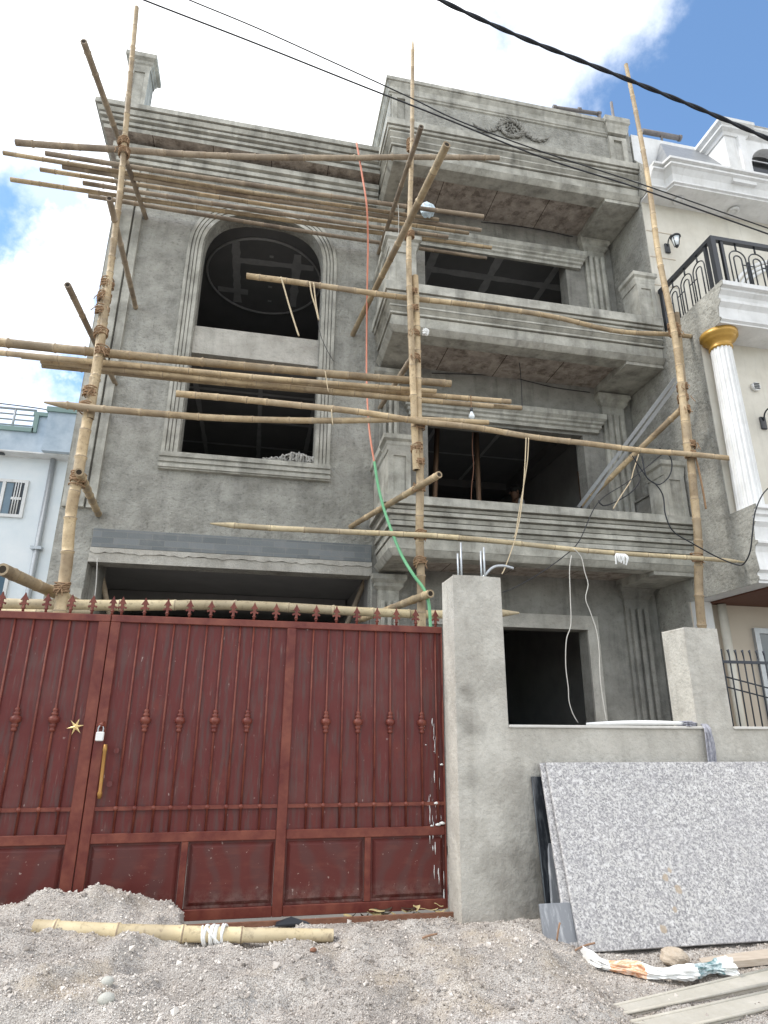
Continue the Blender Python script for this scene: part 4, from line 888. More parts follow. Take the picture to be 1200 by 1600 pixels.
# ------------------------------------------------------------------ electric cables in the street
def twisted(pts,r,n,m,pitch=.16):
    path=smooth_path(pts,.02); mb=MB(); 
    for s in range(n):
        q=[];L=0
        for i,p in enumerate(path):
            if i: L+=(p-path[i-1]).length
            a=2*math.pi*(L/pitch+s/n); q.append(p+Vector((0,math.cos(a),math.sin(a)))*r)
        mb.tube(q,r*1.75,8)
    return mb.build('cable_strand',m)
o=twisted([P(600,-50,2.6),P(680,-4,2.6),P(800,52,2.6),P(900,92,2.6),P(1000,132,2.6),P(1100,173,2.6),P(1210,221,2.6),P(1320,270,2.6)],.0050,2,'cable',.34); o.name='overhead_cable'; tag(o,'thick twisted black service cable crossing the sky at the upper right','cable')
wire('overhead_wire','thin black wire over the scaffolding, the lower of the two crossing wires','wire',[P(180,-20,3.4),P(225,0,3.4),P(400,68,3.4),P(560,132,3.4),P(700,187,3.4),P(850,247,3.4),P(1000,295,3.4),P(1210,369,3.4),P(1300,400,3.4)],.0062,'wire')
wire('overhead_wire','thin grey wire over the scaffolding, the upper of the two crossing wires','wire',[P(240,-25,4.2),P(296,0,4.2),P(400,43,4.2),P(520,97,4.2),P(640,152,4.2),P(720,190,4.2),P(850,238,4.2),P(1000,287,4.2),P(1210,360,4.2),P(1300,390,4.2)],.0062,'wire')
# ------------------------------------------------------------------ bamboo scaffolding
SY=6.40
def pl(pts,y): return [P(a,b,y if not isinstance(y,list) else y[i]) for i,(a,b) in enumerate(pts)]
def down(p,z=0.0,dx=0,dy=0): return Vector((p.x+dx,p.y+dy,z))
# uprights
c=P(96,932,SY)
LA=bamboo('thick lower bamboo upright at the left corner of the scaffold, standing behind the gate',[down(c,0,.05),c]+pl([(104,880),(108,830),(114,785),(122,745),(132,683),(145,608),(153,560),(160,500),(168,440)],SY),.062,.05,'bamboo')
LB=bamboo('thinner upper bamboo upright at the left corner rising above the roof',pl([(140,655),(150,585),(163,500),(172,430),(179,370),(186,310),(193,233),(203,133),(213,11)],SY-.04),.040,.030,'bamboo',point=(0,0))
c=P(659,960,SY)
MA=bamboo('stout lower bamboo upright in the middle of the scaffold, splinted beside the tall pole',[down(c,0)]+pl([(659,960),(655,835),(656,745),(654,640),(652,540),(648,432)],SY),.050,.042,'bamboo')
MBm=bamboo('tall thin bamboo upright in the middle with a pointed tip above the attic',pl([(651,735),(647,640),(641,500),(639,400),(641,315),(643,233),(644.5,133),(645.5,62)],SY-.05),.042,.026,'bamboo',point=(0,1))
c=P(1098,980,SY)
RA=bamboo('thick lower bamboo upright at the right of the scaffold, standing behind the short pillar',[down(c,0)]+pl([(1098,978),(1090,850),(1083,770),(1078,700),(1070,620),(1062,555),(1055,490)],SY),.052,.044,'bamboo')
RB=bamboo('long bamboo upright at the right leaning left towards a tip high in the sky',pl([(1077,715),(1066,620),(1056,545),(1049,500),(1042,460),(1030,397),(1018,320),(1007,253),(993,167),(978,101)],SY-.05),.046,.030,'bamboo')
def lash(pole,px,py,r,turns=6,w=.1,y=SY-.02): lashing(pole,P(px,py,y),(0,0,1),r,turns,w)
for px,py in ((168,443),(163,465),(160,485),(158,520),(141,613),(134,637),(97,918)): lash(LA,px,py,.07 if py<900 else .068)
for px,py in ((193,222),(194,238)): lash(LB,px,py,.062)
lash(LA,122,748,.075,7,.13); lash(LA,160,548,.07)
for px,py in ((644,456),(645,482),(647,520),(648,560),(651,700),(654,721),(655,762),(655,665),(656,878),(657,836)): lash(MA,px,py,.066,5,.07)
for px,py in ((642,233),(642,223)): lash(MBm,px,py,.055)
lash(MBm,640,368,.06); 
for px,py in ((1052,512),(1054,522),(1066,605),(1067,622),(1070,640),(1078,695),(1079,710),(1089,872)): lash(RA,px,py,.066,6,.09)
# ledgers
bamboo('topmost long horizontal bamboo across the scaffold, just under the roof cornice',pl([(25,223),(100,229),(187,234),(300,241),(420,246),(540,247),(640,245),(779,247)],SY+.10),.040,.036,'bamboo_old_backlit')
bamboo('long bamboo crossing the arched window and the second-floor balcony to the right upright',pl([(385,431),(470,442),(560,455),(640,466),(740,477),(860,494),(960,517),(1040,522),(1092,527)],SY+.12),.036,.030,'bamboo',node=.25)
bamboo('shorter horizontal bamboo with blunt left tip, crossing the lower window',pl([(70,628),(135,636),(300,651),(400,656),(500,657),(580,656),(650,655),(764,661)],SY-.10),.038,.030,'bamboo',point=(1,0))
bamboo('long bamboo sloping down right from the lower window to the white column next door',pl([(275,615),(360,623),(450,632),(560,643),(655,658),(740,668),(830,683),(920,693),(1000,703),(1080,710),(1153,718)],SY-.13),.036,.032,'bamboo')
bamboo('long pale bamboo with pointed left tip crossing in front of the first-floor balcony',pl([(328,819),(400,824),(500,828),(655,836),(780,847),(900,858),(1000,866),(1090,873),(1164,879)],SY-.13),.030,.026,'bamboo_fresh',point=(1,1))
bamboo('thick pale bamboo running just above the spear tips of the gate',pl([(-120,939),(0,943),(120,944),(250,946),(400,948),(560,954),(690,960),(812,959)],SY+.13),.058,.042,'bamboo_fresh',node=.45,point=(0,1))
bamboo('thinner pale bamboo half hidden behind the spear tips, under the thick one',pl([(-120,955),(0,955),(60,956),(145,957)],SY+.05),.026,.024,'bamboo_fresh')
# putlogs running from the wall to the uprights
def put(label,a,b,ya,yb=YF+.06,r=.036,m='bamboo'):
    return bamboo(label,[P(*b,yb),P(*a,ya)],r*.9,r,m)
put('dark bamboo strut poking up into the sky at the top left corner',(131,65),(230,345),5.45,r=.036,m='bamboo_old_backlit')
put('bamboo strut from the wall near the arch to the left upright, second from the top',(171,310),(213,485),6.0,r=.036,m='bamboo_old_backlit')
put('short dark bamboo strut at the left, third from the top, above the blue house',(105,445),(182,603),5.95,r=.034,m='bamboo_old_backlit')
put('bamboo strut with open round end beside the left upright, above the slate band',(123,738),(155,805),6.15,r=.042)
put('thick bamboo lying slanted across the gate spears at the far left',(4,889),(140,952),5.75,7.4,r=.055)
put('long bamboo strut slanting from the wall up to the right beside the blue bag',(699,225),(549,527),4.75,r=.042)
put('bamboo strut behind the middle upright, running under the top platform',(658,198),(590,400),5.75,r=.034,m='bamboo_old_backlit')
put('short bamboo strut carrying the lower platform beside the middle upright',(643,560),(592,640),6.5,r=.036,m='bamboo_old_backlit')
put('bamboo strut with open round end above the first-floor balcony coping',(686,741),(545,825),5.92,r=.038)
put('bamboo strut with cut end tied to the middle upright just above the gate',(673,928),(563,968),6.1,r=.042)
put('bamboo brace rising from the first-floor opening to the knotted right upright',(1072,632),(910,790),6.45,7.95,r=.040)
for a,b,l in (((155,885),(168,948),'bamboo prop standing inside the garage at its left end'),((570,907),(548,962),'slanting bamboo prop inside the garage at its right end')):
    q=P(*b,8.6); q2=P(*a,8.6); d=(q-q2); bamboo(l,[q2-d*.12,q,q+d*((q.z)/(-d.z) if d.z<0 else 1)*.98],.034,.034,'bamboo_old_backlit')
# top platform: loose bamboos resting on the upper struts (z is about 8.5 m)
ZP=H+7.13
tops=[((72,240),(755,340),.034,'rearmost bamboo of the top platform, with a hollow end over the sky at the left'),
      ((4,240),(686,344),.030,'bamboo of the top platform reaching farthest left, second from the back'),
      ((98,259),(752,358),.032,'short-ended bamboo of the top platform, third from the back'),
      ((62,265),(733,364),.030,'bamboo of the top platform, fourth from the back'),
      ((130,287),(700,372),.033,'brown bamboo of the top platform, third from the front'),
      ((18,279),(768,387),.033,'bamboo of the top platform whose left end sticks out low, second from the front'),
      ((138,307),(760,402),.031,'front bamboo of the top platform, crossing the crown of the arch')]
for i,(a,b,r,l) in enumerate(tops):
    pa,pb=PZ(*a,ZP),PZ(*b,ZP); pa.z+=.02*math.sin(i*2.2); pb.z+=.02*math.sin(i*1.7+1)
    pm=pa.lerp(pb,.5)+Vector((0,0,-.03)); bamboo(l,[pa,pm,pb],r,r*.9,'bamboo' if i%2 else 'bamboo_old_backlit',node=.4)
ZQ=H+4.37
lows=[((-30,532),(705,600),6.62,.050,'rear bamboo of the lower platform, the topmost in view'),
      ((-30,548),(682,612),6.60,.032,'thin bamboo of the lower platform under the topmost one'),
      ((33,556),(798,628),6.74,.036,'bamboo of the lower platform reaching the light bulb'),
      ((65,571),(815,638),6.85,.034,'longest right-reaching bamboo of the lower platform'),
      ((63,564),(770,635),6.68,.034,'lowest front bamboo of the lower platform')]
for i,(a,b,y,r,l) in enumerate(lows):
    pa,pb=P(*a,y),P(*b,y); pm=pa.lerp(pb,.5)+Vector((0,0,-.02)); bamboo(l,[pa,pm,pb],r,r*.9,'bamboo',node=.42)
# hose that changes from red to green
o=thing('service_hose',P(672,965,6.2),'thin conduit hanging from the roof, red above and green below','hose')
p1=smooth_path([P(557,223,6.55),P(561,245,6.56),P(566,275,6.57),P(573,322,6.6),P(575,380,6.9),P(574,430,7.1),P(573,520,7.45),P(573,600,7.4),P(577,670,7.1),P(585,724,6.9)],.05)
MB().tube(p1,.0125,8).build('red_length','red_pipe',o)
p2=smooth_path([P(585,722,6.9),P(591,760,6.75),P(603,805,6.6),P(625,862,6.45),P(645,897,6.3),P(662,920,6.25),P(670,943,6.22),P(673,985,6.22)],.04)
MB().tube(p2,.0175,8).build('green_length','green_pipe',o)
# light metal channels leaning in the balcony
for k,(a,b) in enumerate((((1054,592),(903,793)),((1061,596),(912,795)))):
    pa,pb=P(*a,6.6),P(*b,7.85); m=MB(); t=(pb-pa).normalized(); n=t.cross(Vector((0,1,0))).normalized()*.022; w=Vector((0,.012,0))
    m.add([pa-n-w,pa+n-w,pa+n+w,pa-n+w,pb-n-w,pb+n-w,pb+n+w,pb-n+w],[(0,1,2,3),(4,5,6,7),(0,1,5,4),(1,2,6,5),(2,3,7,6),(3,0,4,7)])
    tag(m.build('metal_channel','steel'),['thin galvanised channel leaning in the first-floor balcony, the upper left of the pair','thin galvanised channel leaning in the first-floor balcony, the lower right of the pair'][k],'metal channel')
# ropes, cords and cables
def rope(label,pts,y,r=.007,m='rope_pale',name='hanging_rope',cat='rope'):
    return wire(name,label,cat,pl(pts,y),r,m,.03)
rope('frayed rope hanging slanted in the arched window, the left one',[(439,433),(444,450),(452,478),(462,510),(467,525)],SY+.08,.010)
rope('looped frayed rope hanging at the right edge of the arched window',[(484,440),(487,460),(493,480),(498,500),(493,470),(490,442)],SY+.08,.009)
rope('thin dark string trailing from the arched window down its right surround',[(492,450),(496,490),(500,520),(510,545),(521,564)],SY+.1,.004,'wire','string','string')
rope('pair of pale cords hanging from the long bamboo over the first-floor coping',[(826,684),(824,720),(818,760),(811,800),(806,832),(803,840)],SY-.16,.006)
rope('pale cord hanging beside the pair and ending near the short rebar stubs',[(822,684),(820,730),(815,790),(806,838),(790,885),(784,897)],SY-.17,.006)
rope('short string hanging from the lower platform over the window edge',[(508,580),(511,600),(513,612)],SY-.1,.005,'rope_pale')
rope('string loop tied round the long bamboos beside the lower window',[(518,640),(519,655),(520,664)],SY-.17,.006,'rope_pale')
rope('white cord hanging in front of the dark ground-floor doorway, left one',[(893,868),(890,890),(891,930),(892,975),(885,1000),(884,1040),(888,1075),(889,1095),(895,1115),(903,1129)],5.35,.0042,'wire_white','cord','cord')
rope('kinked white cord hanging over the grey door surround, right one',[(896,857),(908,870),(914,895),(919,913),(915,935),(922,955),(932,985),(936,1015),(938,1060),(944,1105),(948,1128)],5.35,.0042,'wire_white','cord','cord')
rope('black cable looping from the bamboo brace down across the balcony to the right',[(988,712),(1003,735),(1015,750),(1030,757),(1045,745),(1050,728),(1046,712),(1030,700)],SY-.1,.007,'cable','black_cable','cable')
rope('black cable running from the brace down the first-floor balcony corner to the pointed bamboo tip',[(1003,712),(1010,745),(1025,757),(1036,775),(1040,805),(1052,830),(1080,848),(1120,870),(1150,882),(1162,881),(1172,862),(1176,830),(1180,800),(1192,772),(1210,755)],[6.2]*8+[6.15,6.0,5.85,5.75,5.7,5.65,5.6],.0075,'cable','black_cable','cable')
rope('dark thin wire slanting down left from the brace across the balcony mouldings',[(1046,700),(985,750),(935,785),(905,845),(880,870),(840,898),(800,920),(785,925)],6.3,.006,'wire','black_cable','cable')
rope('pair of dark wires dangling in a tangle below the bamboo brace',[(992,712),(996,735),(1000,750),(985,770),(960,785),(942,790),(935,782)],6.6,.009,'wire','black_cable','cable')
rope('pale jute line tied to the bamboo brace and falling to the coping',[(998,710),(990,735),(985,752),(970,775),(958,795)],6.5,.006)
rope('thin dark wire stapled along the wall above the first-floor opening',[(675,583),(740,585),(792,588),(830,597),(870,606),(922,613)],YF-.02,.006,'wire','wall_wire','wire')
rope('dark wire hanging from the second-floor soffit to the wall above the opening',[(810,556),(813,580),(815,610),(816,640)],7.6,.005,'wire','wall_wire','wire')
rope('thin dark wire along the wall above the second-floor opening',[(752,347),(800,352),(850,360),(895,370)],YF-.02,.006,'wire','wall_wire','wire')
rope('white twine hanging at the left end of the dark garage opening',[(152,872),(151,900),(149,925),(147,938)],5.9,.004,'wire_white','string','string')
rope('brown frayed rope end trailing down from the knots of the right upright',[(1086,712),(1092,735),(1098,765),(1103,795)],SY-.05,.012,'rope')
rope('thin rope end hanging beside the middle upright over the arched-window ledge',[(623,370),(623,340),(622,320)],SY+.3,.004,'wire_white','string','string')
# bulb on a twisted flex
b=thing('light_bulb',P(737,645,SY+.2),'clear light bulb hanging on red flex from the lower platform','light bulb')
v=P(737,650,SY+.2)
MB().lathe(v-Vector((0,0,.04)),[(.004,-.008),(.020,-.004),(.036,.02),(.038,.038),(.030,.058),(.018,.082),(.015,.10)],16).build('glass_bulb','bulb',b)
MB().lathe(v+Vector((0,0,.058)),[(.017,0),(.019,.008),(.019,.045),(.008,.058)],12).build('bulb_socket','black_iron',b)
m=MB()
top=P(737,618,SY+.2)
for s in (0,1): m.tube([v+Vector((.007*math.cos(i*.9+s*math.pi),.007*math.sin(i*.9+s*math.pi),.11+(top.z-v.z-.11)*i/30)) for i in range(31)],.004,5)
m.build('red_flex','rope',b)
rope('thin red flex hanging inside the first-floor opening beside the timber prop',[(739,672),(738,700),(740,730),(737,760),(736,790)],8.4,.007,'rust','red_flex','cord')
# bags, rags
def crumple(name,c,sx,sy,sz,m,label,cat,seed=0,seg=(28,14),amp=.25,droop=0,f=5.,build=True,parent=None):
    r=np.random.default_rng(seed); ph=r.uniform(0,6,9); mb=MB(); nu,nv=seg; vs=[]
    for j in range(nv+1):
        th=math.pi*j/nv
        for i in range(nu):
            a=2*math.pi*i/nu; d=Vector((math.sin(th)*math.cos(a),math.sin(th)*math.sin(a),math.cos(th)))
            k=1+amp*(math.sin(f*d.x+ph[0])*math.sin(f*d.y*1.3+ph[1])+.6*math.sin(f*2.1*d.z+ph[2]+3*d.x)+.45*math.sin(f*3.3*d.x+ph[3])*math.cos(f*2.7*d.z+ph[4])+.25*math.sin(f*6*d.y+ph[5])*math.sin(f*5*d.x))
            vs.append((c[0]+d.x*sx*k,c[1]+d.y*sy*k,c[2]+d.z*sz*k-droop*d.x*d.x))
    fs=[(j*nu+i,j*nu+(i+1)%nu,(j+1)*nu+(i+1)%nu,(j+1)*nu+i) for j in range(nv) for i in range(nu)]
    mb.add(vs,fs,0,False)
    o=mb.build(name,m,parent)
    if parent is None: tag(o,label,cat)
    return o
v=PZ(668,328,ZP+.10); crumple('plastic_bag',v,.11,.08,.12,'blue_plastic','pale blue plastic bag lying on the top platform beside the middle upright','bag',3,amp=.12)
v=P(665,519,SY-.07); crumple('cloth_rag',v,.04,.03,.045,'white_plastic','dirty white rag knotted on the middle upright at the second-floor balcony','rag',5,amp=.25)
v=P(969,870,SY-.18)
m=MB()
for k in range(7):
    x=(k-3)*.016; q=[v+Vector((x,-.01,.03)),v+Vector((x*1.5,-.03,.0)),v+Vector((x*1.6+.01*math.sin(k*3),-.03,-.035)),v+Vector((x*1.2-.015*math.cos(k*2),-.02,-.06-.04*random.random()))]
    m.tube(smooth_path(q,.012),.010,6)
tag(m.build('cloth_rag','white_plastic'),'small white rag tied on the pale bamboo near the right upright','rag')
# dust sheet heaped in the window
m=MB(); random.seed(11)
for k in range(46):
    x=.615-random.random()**1.5*.72; z0_=4.76; h=.17*max(.12,1-abs((x-.38))*2.2)*random.uniform(.6,1.1)
    y=YF+random.uniform(.03,.16); m.tube(smooth_path([(x,y,z0_),(x+random.uniform(-.03,.03),y-.02,z0_+h),(x+random.uniform(-.08,.08),y+.02,z0_+h*.9),(x+random.uniform(-.1,.1),y+.01,z0_+.02)],.03),random.uniform(.008,.02),6)
tag(m.build('rope_heap','dust'),'heap of dusty grey rope and sacking on the sill of the lower window','heap')
# grey straps hanging over the wall coping and mouldy strip on it
m=MB()
for k in range(16):
    x=3.74+.055*random.random(); y=WY-.03-.012*random.random(); x0_=x+random.uniform(-.02,.02)
    m.tube(smooth_path([(x,WY+.09,H+.03),(x,WY+.02,H+.035),(x+random.uniform(-.01,.01),y,H-.01),(x0_,y,H-.12),(x0_+random.uniform(-.01,.01),y+.005,H-.25-.08*random.random())],.03),.0065,5)
tag(m.build('cloth_strap','grey_cloth'),'bundle of grey rag strips hanging over the wall coping behind the granite slab','rag')
m=MB(); pts=smooth_path([(2.70,WY+.02,H+.022),(3.0,WY,H+.032),(3.3,WY,H+.035),(3.58,WY+.01,H+.032),(3.66,WY+.03,H+.02)],.04)
m.tube(pts,[.010+.010*math.sin(math.pi*i/(len(pts)-1)) for i in range(len(pts))],8); tag(m.build('plaster_strip','white_plastic'),'long off-white plaster lath lying on the wall coping between the pillars','lath')
crumple('cloth_rag',(3.62,WY+.02,H+.03),.09,.05,.022,'grey_cloth','small grey crumpled cloth on the coping at the foot of the short pillar','rag',8,amp=.3)
# ------------------------------------------------------------------ person inside the first-floor bay
def person():
    hx,hy,hz=P(806,774,9.8)
    z0_=hz-1.57; t=thing('person',(hx,hy,z0_),'person seen in profile inside the first-floor opening, dark hair and white shirt','person')
    top=z0_+1.72
    J={'pel':(0,0,.95),'sp':(0,.0,1.2),'ch':(0,0,1.38),'nk':(-.005,0,1.50),'hd0':(-.02,0,1.58),'hd1':(-.01,0,1.64),
       'ls':(0,-.17,1.42),'le':(.03,-.22,1.14),'lw':(-.12,-.20,.95),'rs':(0,.17,1.42),'re':(.03,.22,1.14),'rw':(-.12,.2,.95),
       'lh':(0,-.09,.92),'lk':(-.02,-.10,.5),'la':(.02,-.10,.09),'lf':(-.15,-.11,.04),'rh':(0,.09,.92),'rk':(-.02,.10,.5),'ra':(.02,.10,.09),'rf':(-.15,.11,.04)}
    R={'pel':(.15,.12),'sp':(.14,.11),'ch':(.16,.12),'nk':(.055,.055),'hd0':(.075,.08),'hd1':(.092,.085),'ls':(.062,.06),'le':(.045,.045),'lw':(.03,.03),'rs':(.062,.06),'re':(.045,.045),'rw':(.03,.03),'lh':(.09,.09),'lk':(.06,.06),'la':(.04,.04),'lf':(.035,.03),'rh':(.09,.09),'rk':(.06,.06),'ra':(.04,.04),'rf':(.035,.03)}
    E_=[('pel','sp'),('sp','ch'),('ch','nk'),('nk','hd0'),('hd0','hd1'),('ch','ls'),('ls','le'),('le','lw'),('ch','rs'),('rs','re'),('re','rw'),('pel','lh'),('lh','lk'),('lk','la'),('la','lf'),('pel','rh'),('rh','rk'),('rk','ra'),('ra','rf')]
    def skin(name,keys,scale,mt):
        ks=[k for k in J if k in keys]; me=bpy.data.meshes.new(name); me.from_pydata([J[k] for k in ks],[(ks.index(a),ks.index(b)) for a,b in E_ if a in ks and b in ks],[])
        me.materials.append(M[mt]); o=bpy.data.objects.new(name,me); COL.objects.link(o); o.parent=t
        sk=o.modifiers.new('skin','SKIN'); sb=o.modifiers.new('sub','SUBSURF'); sb.levels=sb.render_levels=2
        for i,k in enumerate(ks):
            me.skin_vertices[0].data[i].radius=(R[k][0]*scale,R[k][1]*scale)
        me.skin_vertices[0].data[0].use_root=True; sk.use_smooth_shade=True; return o
    body=skin('body',set(J),1,'skin')
    skin('shirt',{'pel','sp','ch','ls','le','rs','re'},1.12,'shirt'); skin('trousers',{'pel','lh','lk','la','rh','rk','ra'},1.1,'trouser')
    # nose, ear and hand fingers as one small mesh of the body; hair cap
    f=MB(); f.tube([(hx-.095,hy,z0_+1.63),(hx-.118,hy,z0_+1.60),(hx-.095,hy,z0_+1.59)],[.008,.014,.008],6); f.lathe((hx+.0,hy-.088,z0_+1.585),[(.01,0),(.02,.015),(.02,.04),(.008,.06)],8)
    for s in (-1,1):
        for k in range(4): y=hy+s*.20+(k-1.5)*.02; f.tube([(hx-.13,y,z0_+.93),(hx-.17,y,z0_+.90),(hx-.19,y,z0_+.865)],[.010,.009,.007],6)
        f.tube([(hx-.12,hy+s*.175,z0_+.94),(hx-.15,hy+s*.155,z0_+.90)],[.011,.008],6)
    f.build('face_and_fingers','skin',t)
    h=crumple('hair',(hx+.012,hy,z0_+1.668),.108,.098,.088,'hair','','',2,amp=.03,parent=t)
person()
# ------------------------------------------------------------------ stone slabs leaning on the wall
def slabobj(name,label,x0,x1,xb0,xb1,yt,zt,yb,zb,th,m,b=.006,cat='stone slab'):
    # leaning slab: front face corners, thickness to the back
    n=Vector((0,(zt-zb),(yb-yt))).normalized()            # points to the wall
    if n.y<0: n=-n
    F=[Vector((xb0,yb,zb)),Vector((xb1,yb,zb)),Vector((x1,yt,zt)),Vector((x0,yt,zt))]
    c=sum(F,Vector())/4
    Fi=[p+(c-p).normalized()*b*1.4 for p in F]; Fm=[p+n*b*.7 for p in F]; Bk=[p+n*th for p in F]
    m_=MB(); m_.add(Fi+Fm+Bk,[(0,1,2,3)]+[(i,(i+1)%4,4+(i+1)%4,4+i) for i in range(4)]+[(4+i,4+(i+1)%4,8+(i+1)%4,8+i) for i in range(4)]+[(8,9,10,11)])
    return tag(m_.build(name,m),label,cat)
def PX(px,py,y): return P(px,py,y)
a=PX(853,1191,4.91); b=PX(908,1489,4.42); c=PX(1250,1193,4.91); d=PX(1200,1471,4.42)
slabobj('granite_slab','large speckled white and grey granite slab leaning in front of the stack',a.x,a.x+2.35,b.x,b.x+2.35,4.91,a.z,4.42,b.z,.02,'granite')
a2=PX(849,1192,4.945)
slabobj('granite_slab','speckled granite slab just behind the front one, only its left edge showing',a.x-.035,a.x+2.2,b.x-.065,b.x+2.1,4.94,a.z-.004,4.452,b.z-.012,.02,'granite')
a=PX(829,1213,4.985); b=PX(853,1412,4.83)
slabobj('granite_slab','narrow black granite slab leaning on the wall behind the speckled slabs',a.x,a.x+1.1,b.x-.01,b.x+1.1,4.968,a.z,4.80,PX(856,1450,4.8).z,.018,'black_granite')
a=PX(855,1309,4.90); b=PX(863,1440,4.75)
slabobj('granite_slab','medium grey veined slab behind the speckled pair, its left edge above the small tile',a.x,a.x+.8,b.x,b.x+.8,4.90,a.z,4.74,b.z-.03,.018,'grey_granite')
a=PX(843,1412,4.56); b=PX(853,1488,4.46)
slabobj('granite_slab','small grey veined stone tile at the foot of the slab stack, left corner',a.x,a.x+.42,b.x,b.x+.42,4.56,a.z,4.46,b.z,.02,'grey_granite')
a=PX(800,1441,4.93); b=PX(850,1487,4.70)
m=MB(); q=[P(799,1440,4.98),P(806,1462,4.75),P(852,1490,4.5),P(862,1466,4.75)]; m.add(q+[p-Vector((0,0,.02)) for p in q],[(0,1,2,3),(4,5,6,7)]+[(i,(i+1)%4,4+(i+1)%4,4+i) for i in range(4)]); tag(m.build('green_board','green_board'),'dark green board scrap on the ground at the wall foot left of the slabs','board')
v=PZ(1053,1496,-.015); crumple('rock',(v.x,v.y,v.z),.085,.07,.055,'rockm','buff stone lump wedged under the middle of the granite slab','stone',4,amp=.10,f=3)
m=MB(); q=[PZ(1098,1507,-.01),PZ(1092,1497,-.01),PZ(1230,1478,.0),PZ(1240,1493,.0)]; m.add(q+[p-Vector((0,0,.035)) for p in q],[(0,1,2,3),(4,5,6,7)]+[(i,(i+1)%4,4+(i+1)%4,4+i) for i in range(4)]); tag(m.build('wood_plank','plankm'),'short weathered plank on the ground under the right of the slab','plank')
# twisted cement sack
sk=thing('plastic_sack',PZ(1030,1515,-.02),'crumpled white, orange and teal plastic sack on the gravel before the slab','sack')
path=smooth_path([PZ(915,1494,0),PZ(950,1508,-.01),PZ(985,1512,-.01),PZ(1030,1521,-.01),PZ(1080,1518,-.01),PZ(1110,1512,-.01),PZ(1143,1510,0)],.012)
def sackpart(a,b,name,m,k0):
    seg=path[a:b+1]; rr=[]; mb=MB(); n=len(path); vs=[]; ns=40
    for i in range(a,b+1):
        p=path[min(i,n-1)]; t=i/(n-1); r=.050*(1-.35*math.sin(math.pi*t*3)**2)*(1.25 if t<.1 or t>.9 else 1)
        for k in range(ns):
            an=2*math.pi*k/ns; w=1+.16*math.sin(an*7+t*14)+.12*math.sin(an*13-t*30)+.1*math.sin(t*60+an*3)
            vs.append((p.x+.1*r*math.cos(an),p.y+r*w*math.cos(an),p.z+r*.68*w*math.sin(an)))
    mb.add(vs,[(i*ns+k,i*ns+(k+1)%ns,(i+1)*ns+(k+1)%ns,(i+1)*ns+k) for i in range(b-a) for k in range(ns)]+[list(range(ns)),[(b-a)*ns+k for k in range(ns)]],0,False); return mb.build(name,m,sk)
n=len(path)-1
for i0,i1,nm,mt in ((0,.16,'torn_hem','white_plastic'),(.16,.38,'orange_side','orange_print'),(.38,.72,'white_side','white_plastic'),(.72,.92,'printed_side','teal_print'),(.92,1,'torn_hem','white_plastic')): sackpart(int(i0*n),int(i1*n),nm,mt,0)
# cement channels lying at the lower right
for k,(a,b,c_,d,l) in enumerate((((932,1578),(1230,1508),(1230,1531),(955,1588),'pale cement channel lying in the gravel at the bottom right, the rear one'),((985,1597),(1230,1543),(1230,1568),(1060,1607),'pale cement channel lying in the gravel at the bottom right, the front one'))):
    q=[PZ(*t,-.035) for t in (a,b,c_,d)]; m=MB(); m.add(q+[Vector((p.x,p.y,-.1)) for p in q],[(0,1,2,3)]+[(i,(i+1)%4,4+(i+1)%4,4+i) for i in range(4)])
    for s in (0,1):
        e=[q[0],q[1]] if s==0 else [q[3],q[2]]; m.tube([e[0]+Vector((0,0,.0)),e[1]+Vector((0,0,.0))],.009,6)
    tag(m.build('cement_channel','chan'),l,'channel')
# ------------------------------------------------------------------ gravel heap
def gs(x,y,cx,cy,sx,sy): return np.exp(-((x-cx)/sx)**2-((y-cy)/sy)**2)
_k=np.random.default_rng(3); KS=[(_k.uniform(-1,1,2),_k.uniform(0,6)) for _ in range(60)]
def hfun(x,y):
    left=1/(1+np.exp((x+.42)/.13))
    h=.045+.08*gs(x,y,-.84,4.95,.42,.30)+.185*left*np.exp(-((y-4.85)/.46)**2)+.12*gs(x,y,-1.3,4.2,1.2,.65)+.06*gs(x,y,.3,4.15,.9,.40)+.09*gs(x,y,1.15,3.9,.7,.5)+.14*gs(x,y,-1.3,3.6,.9,.6)+.05*gs(x,y,1.7,4.6,.45,.3)
    n=np.zeros_like(h)
    for i,(d,p) in enumerate(KS):
        f=4.5*1.075**i; n+=np.sin((d[0]*x+d[1]*y)*f*2.2+p+1.6*np.sin((d[1]*x-d[0]*y)*f*.9+p*2))/f
    h=h+n*.052+.022*np.sin(2.6*x+1.1*y+1)*np.sin(3.1*y-.7*x)
    for hx,hy,r,dd in ((.28,4.22,.08,.07),(-.62,4.18,.06,.05),(.55,4.02,.12,.05),(1.5,4.25,.10,.04),(.13,4.02,.05,.04),(-.45,4.02,.05,.06),(-.30,3.86,.07,.05),(.75,3.75,.10,.04),(1.25,3.85,.12,.04),(.98,4.25,.06,.03),(.42,3.7,.08,.03)): h=h-dd*gs(x,y,hx,hy,r,r*.7)
    edge=np.clip((5.02-y)/.25,0,1); edge=np.where(x<-.35,np.clip((5.33-y)/.15,0,1),edge)
    rt=1/(1+np.exp((x-1.86-.30*(y-3.6))/.08)); near=np.clip((y-2.2)/.8,0,1)
    low=-.055+n*.012
    return (h*edge*near+.002)*rt+low*(1-rt)
xs=np.arange(-3.2,5.4,.018); ys=np.arange(2.0,5.34,.018); X,Y=np.meshgrid(xs,ys); Z=hfun(X,Y)+rng.normal(0,.0022,X.shape)
